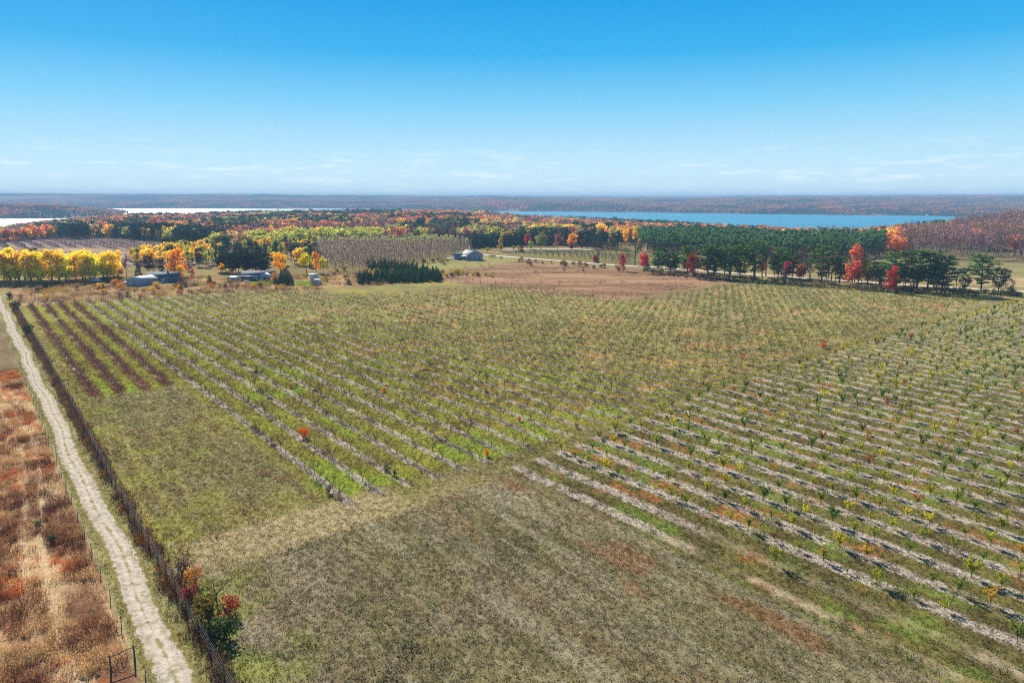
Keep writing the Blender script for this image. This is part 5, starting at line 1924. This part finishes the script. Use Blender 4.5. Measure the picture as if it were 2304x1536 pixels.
for rk, key in enumerate(sorted(SPR)):
    for i, (q, o) in enumerate(sorted(SPR[key], key=lambda t: t[0])):
        o['label'] = 'dark young spruce, %s from the left in %s rank of the plantation block' % (ordn(i + 1), ordn(rk + 1))
# scattered shrubs of the rough ground
SH = []
for (x0, x1, y0, y1, n_, cols, where) in (
        (20, 420, 640, 680, 26, [((196, 160, 60), 'yellow'), ((190, 128, 44), 'orange'), ((150, 120, 84), 'tan'), ((120, 96, 74), 'brown')], 'scrub left of the garage'),
        (420, 640, 638, 652, 16, [((186, 150, 64), 'straw'), ((190, 124, 44), 'orange'), ((110, 110, 60), 'olive'), ((112, 78, 66), 'brown')], 'rough strip before the ranch house'),
        (730, 930, 608, 636, 26, [((190, 158, 64), 'yellow'), ((196, 140, 50), 'gold'), ((134, 122, 70), 'olive'), ((116, 92, 74), 'brown')], 'clearing beside the spruce block'),
        (985, 1110, 612, 626, 22, [((178, 160, 40), 'yellow'), ((150, 140, 50), 'lime'), ((90, 70, 54), 'brown')], 'bank left of the brown field'),
        (1120, 1420, 582, 612, 26, [((120, 112, 70), 'olive'), ((150, 122, 80), 'tan'), ((92, 90, 60), 'green'), ((120, 76, 64), 'russet')], 'roadside edge of the brown field'),
        (850, 1010, 588, 602, 18, [((104, 88, 74), 'brown'), ((92, 84, 70), 'grey'), ((150, 134, 66), 'yellow')], 'thicket below the bare plantation')):
    for i in range(n_):
        if 'roadside edge' in where:
            px = x0 + (x1 - x0) * random.random()
            py = np.interp(px, [1120, 1420], [580, 604]) + 2 + abs(random.gauss(0, 5))
        else:
            px, py = x0 + (x1 - x0) * random.random(), y0 + (y1 - y0) * random.random()
        if 'before the ranch' in where and 556 < px < 640 and py < 644:
            py = 647 + random.random() * 5
        if 'thicket' in where:
            py = 600 - (px - 850) * 0.06 + random.gauss(0, 2)
        SH.append((where, px, py, *random.choice(cols)))
seen = {}
for where, px, py, col, word in sorted(SH, key=lambda s: (s[0], s[1])):
    seen[(where, word)] = seen.get((where, word), 0) + 1
    shrub(px, py, 6 + random.random() * 9, col, 'low %s bush in the %s, %s such from the left' % (word, where, ordn(seen[(where, word)])), 'bush', 1.3, 'bush', 'bushes in the ' + where)

#@@WOODS
# every tree of the woods beyond the fields: kind, place, size, colour
WT = {k: [] for k in ('round', 'tall', 'ppine', 'wpine', 'con', 'hard', 'pop')}
PALW = {'red': (180, 82, 74), 'orange': (200, 124, 70), 'rust': (182, 120, 94), 'gold': (222, 182, 64), 'lime': (172, 172, 80), 'tan': (190, 158, 116), 'olive': (146, 142, 96), 'mauve': (150, 116, 116), 'brown': (160, 124, 104)}


def grid_pts(x0, x1, y0, y1, st, jit=0.35):
    a, b = np.meshgrid(np.arange(x0, x1, st), np.arange(y0, y1, st))
    a = a + (rng.random(a.shape) - 0.5) * 2 * jit * st
    b = b + (rng.random(b.shape) - 0.5) * 2 * jit * st
    return a.ravel(), b.ravel()


def put(kind, X, Y, hgt, tint_, word, wid=1.0):
    if kind == 'round':
        wid *= 1.1 + 0.35 * random.random()
    WT[kind].append((X, Y, hgt, tint_, word, wid))


# pine plantation beyond the road at right
PLANT = S((1440, 566), (1500, 569), (1700, 582), (1790, 588), (1990, 578), (1990, 548), (1960, 540), (1700, 538), (1440, 533))
a, b = grid_pts(90, 520, 420, 900, 5.2, 0.25)
k = poly_sd(PLANT, a, b) < 0
for X, Y in zip(a[k], b[k]):
    f = 0.8 + 0.4 * random.random()
    put('ppine', X, Y, 13.5 + random.gauss(0, 1.3), lin(86, 118, 72) * f, 'green', 1.05)
# dark pine clump and evergreen blocks in the middle
for poly, st, hh_, kd, c_ in ((S((1320, 562), (1400, 563), (1392, 552), (1315, 552)), 6.5, 13, 'ppine', (46, 66, 50)),
                              (S((1060, 561), (1178, 553), (1178, 547), (1060, 549)), 5.0, 10, 'con', (40, 58, 46)),
                              (S((395, 556), (500, 560), (520, 545), (400, 540)), 9.0, 15, 'wpine', (48, 68, 52)),
                              (S((930, 548), (1070, 551), (1070, 545), (930, 542)), 6.0, 9, 'con', (48, 70, 52)),
                              (S((160, 533), (205, 533), (205, 528), (160, 528)), 9.0, 15, 'wpine', (44, 58, 52)),
                              (S((300, 536), (392, 541), (392, 532), (300, 531)), 9.0, 16, 'wpine', (46, 62, 54)),
                              (S((250, 531), (330, 533), (330, 520), (250, 522)), 9.0, 15, 'wpine', (50, 70, 58)),
                              (S((1100, 545), (1180, 541), (1180, 527), (1100, 528)), 8.0, 14, 'wpine', (50, 72, 58)),
                              (S((1280, 552), (1330, 552), (1330, 530), (1280, 530)), 8.0, 13, 'wpine', (56, 78, 58))):
    P_ = np.array(poly)
    a, b = grid_pts(P_[:, 0].min(), P_[:, 0].max(), P_[:, 1].min(), P_[:, 1].max(), st, 0.3)
    k = poly_sd(poly, a, b) < 0
    for X, Y in zip(a[k], b[k]):
        put(kd, X, Y, hh_ + random.gauss(0, 0.9), lin(*c_) * (0.8 + 0.4 * random.random()), 'dark green', 1.1)
# bare poplar plantation left of the hill house, greener behind
POPL = S((735, 613), (830, 608), (905, 598), (1000, 586), (1035, 574), (1060, 566), (1050, 556), (930, 552), (800, 552), (720, 556), (700, 580))
a, b = grid_pts(-220, -10, 400, 660, 4.6, 0.2)
k = poly_sd(POPL, a, b) < 0
for X, Y in zip(a[k], b[k]):
    g_ = fbm(np.array([X / 25]), np.array([Y / 25]), 801)[0]
    if Y > 560 and g_ > 0.4:
        put('tall', X, Y, 8.5 + random.gauss(0, 0.8), lin(164, 160, 106) * (0.8 + 0.4 * random.random()), 'pale green', 1.0)
    else:
        put('pop', X, Y, 9.0 + random.gauss(0, 0.8), lin(160, 140, 120) * (0.8 + 0.4 * random.random()), 'grey', 1.0)
# low orchards beyond the road and in the left-hand field
a, b = grid_pts(0, 110, 380, 500, 4.0, 0.2)
k = (poly_sd(S((1165, 577), (1300, 565), (1410, 572), (1420, 594), (1300, 586)), a, b) < 0)
for X, Y in zip(a[k], b[k]):
    put('pop', X, Y, 4.0 + random.gauss(0, 0.4), lin(116, 112, 84) * (0.8 + 0.4 * random.random()), 'grey green', 1.3)
ku, kv = np.meshgrid(np.arange(-2, 20) * 11.0, np.arange(380, 960, 4.2), indexing='ij')
a, b = xy(ku.ravel() + rng.normal(size=ku.size) * 0.5, kv.ravel() + rng.normal(size=ku.size) * 0.5)
k = (poly_sd(LEFT_FIELD, a, b) < -3) & (poly_sd(LEFT_TAN, a, b) > 2)
for X, Y in zip(a[k], b[k]):
    put('pop', X, Y, 3.0 + random.gauss(0, 0.3), lin(122, 98, 98) * (0.8 + 0.4 * random.random()), 'mauve', 2.2)

MIDF = S((300, 604), (300, 586), (395, 566), (480, 563), (560, 567), (700, 560), (725, 585), (738, 611), (700, 606), (640, 604), (480, 604), (420, 610))
a, b = grid_pts(-330, -90, 420, 600, 8.0, 0.42)
k = (poly_sd(MIDF, a, b) < 0) & (fbm(a / 30, b / 30, 810) > 0.36)
for X, Y, q in zip(a[k], b[k], fbm(a[k] / 22, b[k] / 22, 811)):
    q += random.random() * 0.3 - 0.15
    f = 0.8 + 0.4 * random.random()
    if q > 0.62:
        put('round', X, Y, 8.5 + random.gauss(0, 1.2), lin(*PALW['gold']) * f, 'gold')
    elif q > 0.52:
        put('tall', X, Y, 9.0 + random.gauss(0, 1.2), lin(*PALW['lime']) * f, 'lime')
    elif q < 0.40:
        put('wpine', X, Y, 10.5 + random.gauss(0, 1.5), lin(54, 74, 56) * f, 'dark green', 1.15)
    else:
        put('hard', X, Y, 7.5 + random.gauss(0, 1), lin(132, 104, 98) * f, 'bare')
# the mixed woods: from the front line of the wood to the shore
FX = [-400, 0, 250, 390, 400, 480, 560, 600, 700, 800, 930, 1060, 1180, 1290, 1400, 1450, 1700, 1800, 1960, 2000, 2050, 2304, 2700]
FY = [531, 531, 531, 545, 556, 562, 566, 570, 560, 551, 550, 548, 552, 552, 550, 540, 536, 533, 545, 572, 582, 586, 590]
FD = [site(x, y)[1] for x, y in zip(FX, FY)]
a, b = grid_pts(-1500, 1300, 420, 1800, 9.6, 0.42)
pxx = 1152 + F * a / b * math.cos(PITCH)
pxx = 1152 + F * (a / b) / math.cos(PITCH)
d0, ds = np.interp(pxx, FX, FD), np.interp(pxx, XS, DS)
zz = height(a, b)
k = (b > d0) & (b < ds + 60) & (pxx > -160) & (pxx < 2460) & (zz > LAKE + 1)
k &= (poly_sd(PLANT, a, b) > 3) & (poly_sd(LEFT_FIELD, a, b) > 2) & (poly_sd(MID_FIELD, a, b) > 0) & (poly_sd(RIGHT_FIELD, a, b) > 3) & (poly_sd(POPL, a, b) > 0)
gap = fbm(a / 55, b / 55, 820)
k &= gap > 0.27
a, b, pxx, d0 = a[k], b[k], pxx[k], d0[k]
n1, n2, n3 = fbm(a / 75, b / 75, 821, 3), fbm(a / 40, b / 40, 822, 3), fbm(a / 110, b / 60, 823, 3)
for X, Y, px, q1, q2, q3, dd in zip(a, b, pxx, n1, n2, n3, d0):
    j = random.random() * 0.16 - 0.08
    q1, q2, q3 = q1 + j, q2 + random.random() * 0.14 - 0.07, q3 + random.random() * 0.1 - 0.05
    f = 0.78 + 0.44 * random.random()
    deep = Y - dd
    if px > 2040 and (deep < 260 or px > 2150):       # bare beech slope at right
        if q2 > 0.66:
            put('round', X, Y, 15, lin(*PALW['rust']) * f, 'russet')
        else:
            put('hard', X, Y, 16 + random.gauss(0, 1), lin(*(PALW['mauve'] if q1 > 0.45 else PALW['brown'])) * f, 'bare')
        continue
    if 1960 < px < 2090 and Y < 900:
        w_ = 'orange' if q1 > 0.45 else ('gold' if q2 > 0.5 else 'rust')
        put('round', X, Y, 13 + random.gauss(0, 1.3), lin(*PALW[w_]) * f, w_)
        continue
    if 540 < px < 860 and deep < 120:                 # lime and yellow edge behind the houses
        w_ = 'lime' if q1 < 0.55 else 'gold'
        put('round' if q2 < 0.55 else 'tall', X, Y, 11.5 + random.gauss(0, 1.5), lin(*PALW[w_]) * f, w_)
        continue
    if 1300 < px < 1980 and Y > 830 and Y < 1120 and q1 > 0.38 and px < 1830:      # red and orange belt behind the plantation
        w_ = ('orange' if px > 1500 else 'rust') if q2 < 0.55 else ('red' if q3 > 0.45 else 'gold')
        put('round', X, Y, 14 + random.gauss(0, 1.2), lin(*PALW[w_]) * f, w_)
        continue
    pin = 0.57 if px < 1150 else 0.52
    if q1 > pin + 0.02 and q3 < 0.56:
        put('wpine', X, Y, 15 + random.gauss(0, 1.5), lin(62, 90, 70) * f, 'dark green', 1.15)
    elif q2 > 0.54:
        w_ = 'gold' if q3 > 0.5 else 'lime'
        put('tall' if q3 > 0.5 else 'round', X, Y, 12.5 + random.gauss(0, 1.3), lin(*PALW[w_]) * f, w_, 1.2)
    elif q3 > 0.575:
        w_ = 'red' if (q2 > 0.48 and 350 < px < 1300) else ('orange' if q2 > 0.44 else 'rust')
        put('round', X, Y, 14 + random.gauss(0, 1.4), lin(*PALW[w_]) * f, w_)
    elif q2 < 0.43:
        put('hard', X, Y, 14.5 + random.gauss(0, 1.4), lin(*PALW['mauve']) * f, 'bare')
    else:
        w_ = random.choice(['tan', 'olive', 'brown', 'rust', 'olive', 'tan', 'lime', 'gold', 'lime', 'gold'])
        put('round', X, Y, 13.5 + random.gauss(0, 1.4), lin(*PALW[w_]) * f, w_)

WLIB = {'round': (ROUND_J, 9.4, 'autumn_tree'), 'tall': (TALL_J, 9.8, 'poplar_tree'), 'ppine': (PPINE_J, 13.6, 'plantation_pine'), 'wpine': (WPINE_J, 16.0, 'pine_tree'), 'con': (CON_J, 10.0, 'spruce_tree'),
        'hard': (HARD_J, 14.0, 'bare_tree'), 'pop': (POP_J, 11.0, 'plantation_tree')}
MARKS = [(-200, 'behind the yellow poplar row'), (270, 'behind the slate house'), (480, 'behind the ranch house'), (720, 'beyond the bare plantation'), (1010, 'behind the hill house'), (1150, 'beyond the gravel road bend'),
         (1420, 'beyond the left roadside pines'), (1720, 'beyond the roadside maples'), (2000, 'on the slope at right')]
WORDN = {'round': 'round crowned %s tree', 'tall': 'slender %s poplar', 'ppine': '%s plantation pine', 'wpine': '%s pine', 'con': '%s spruce', 'hard': '%s hardwood', 'pop': 'thin %s planted tree'}
NIND = {'round': 220, 'tall': 110, 'ppine': 200, 'wpine': 150, 'con': 60, 'hard': 150, 'pop': 160}
REST = []
NAMED = {}
mats_off = {}
allp = []
for kd, (lib, h0, nm) in WLIB.items():
    mats_off[kd] = len(allp)
    allp += lib
for kd, L_ in WT.items():
    lib, h0, nm = WLIB[kd]
    L_.sort(key=lambda t: t[1])
    cnt = 0
    for (X, Y, hg, tc_, word, wd) in L_:
        Z = float(height(X, Y)) if False else None
        px = 1152 + F * X / Y
        if cnt < NIND[kd] and -10 < px < 2314:
            cnt += 1
            where = [m for x, m in MARKS if px >= x][-1]
            Z = float(height(X, Y))
            s = hg / h0
            o = obj(nm, lib[random.randrange(len(lib))], None, (X, Y, Z), random.random() * 6.28, (s * wd, s * wd, s), tc_)
            lab = (WORDN[kd] % word) + ' ' + where
            tag(o, lab, 'tree', lab)
            NAMED.setdefault(lab, []).append((px, o))
        else:
            REST.append((X, Y, hg / h0, tc_, wd, mats_off[kd] + random.randrange(len(lib))))
for lab, L_ in NAMED.items():
    if len(L_) > 1:
        for i, (px, o) in enumerate(sorted(L_, key=lambda t: t[0])):
            o['label'] = lab + ', %s from the left' % ordn(i + 1)
            o['group'] = lab.replace(' tree', ' trees').replace(' pine', ' pines').replace('hardwood', 'hardwoods').replace('poplar in', 'poplars in').replace('spruce', 'spruces')
rx = np.array([(r_[0], r_[1]) for r_ in REST])
rs_ = np.array([r_[2] for r_ in REST])
rw = np.array([r_[4] for r_ in REST])
scatter('woods', np.column_stack([rx, height(rx[:, 0], rx[:, 1])]), rng.random(len(rx)) * 6.283, np.column_stack([rs_ * rw, rs_ * rw, rs_]), np.array([r_[3] for r_ in REST]), [r_[5] for r_ in REST], allp,
        'mixed autumn wood in red, gold, mauve and dark green down to the lakes', 'woods')
print('WOODS', {k: len(v) for k, v in WT.items()}, len(REST))

# wooded far shores
FAR_J = [joined(broadleaf(760 + i, 'round', 130, 1.7), [M['bark'], M['leaf']]) for i in range(4)] + [joined(conifer(770 + i, 90, 1.6, 0.22), [M['bark_pine'], M['needle']]) for i in range(2)]
a, b = grid_pts(-3400, 3400, 2150, 5000, 15.0, 0.45)
pxx = 1152 + F * (a / b)
k = (pxx > -120) & (pxx < 2424)
a, b = a[k], b[k]
zz = height(a, b)
k = (zz > LAKE + 0.8) & (fbm(a / 160, b / 90, 840) > 0.36)
a, b, zz = a[k], b[k], zz[k]
c1, c2 = fbm(a / 130, b / 130, 841), fbm(a / 60, b / 60, 842)
tf = np.where((c1 > 0.56)[:, None], lin(52, 70, 58), lin(128, 94, 88))
tf = np.where(((c1 <= 0.56) & (c2 > 0.55))[:, None], lin(172, 108, 72), tf)
tf = np.where(((c1 <= 0.56) & (c2 < 0.40))[:, None], lin(136, 120, 84), tf)
tf = tf * (0.75 + 0.5 * rng.random((len(a), 1)))
pk = np.where(c1 > 0.56, 4 + rng.integers(0, 2, len(a)), rng.integers(0, 4, len(a)))
scatter('far_woods', np.column_stack([a, b, zz]), rng.random(len(a)) * 6.283, 1.35 + 0.5 * rng.random(len(a)), tf, pk, FAR_J,
        'hazy autumn woods on the far shores of the lakes', 'woods')
print('FAR', len(a))

# ------------------------------------------------------------------ haze
hz, t = new_mat('haze_air')
g = N(t)
o_ = g.n('ShaderNodeOutputMaterial')
pv = g.n('ShaderNodeVolumePrincipled')
pv.inputs['Color'].default_value = (0.40, 0.68, 1.0, 1)
pv.inputs['Density'].default_value = 1.6e-4
pv.inputs['Anisotropy'].default_value = -0.05
g.l(pv.outputs[0], o_.inputs['Volume'])
zlo, zhi = float(RZ.min()) - 1.5, max(float(RZ.max()) + 1, H + 3)
hb = B().box((0, 0, (zlo + zhi) / 2), (54000, 54000, zhi - zlo))
print('HAZE', zlo, zhi, len(bpy.data.objects))
tag(obj('haze', hb.mesh('haze', [hz])), kind='stuff')
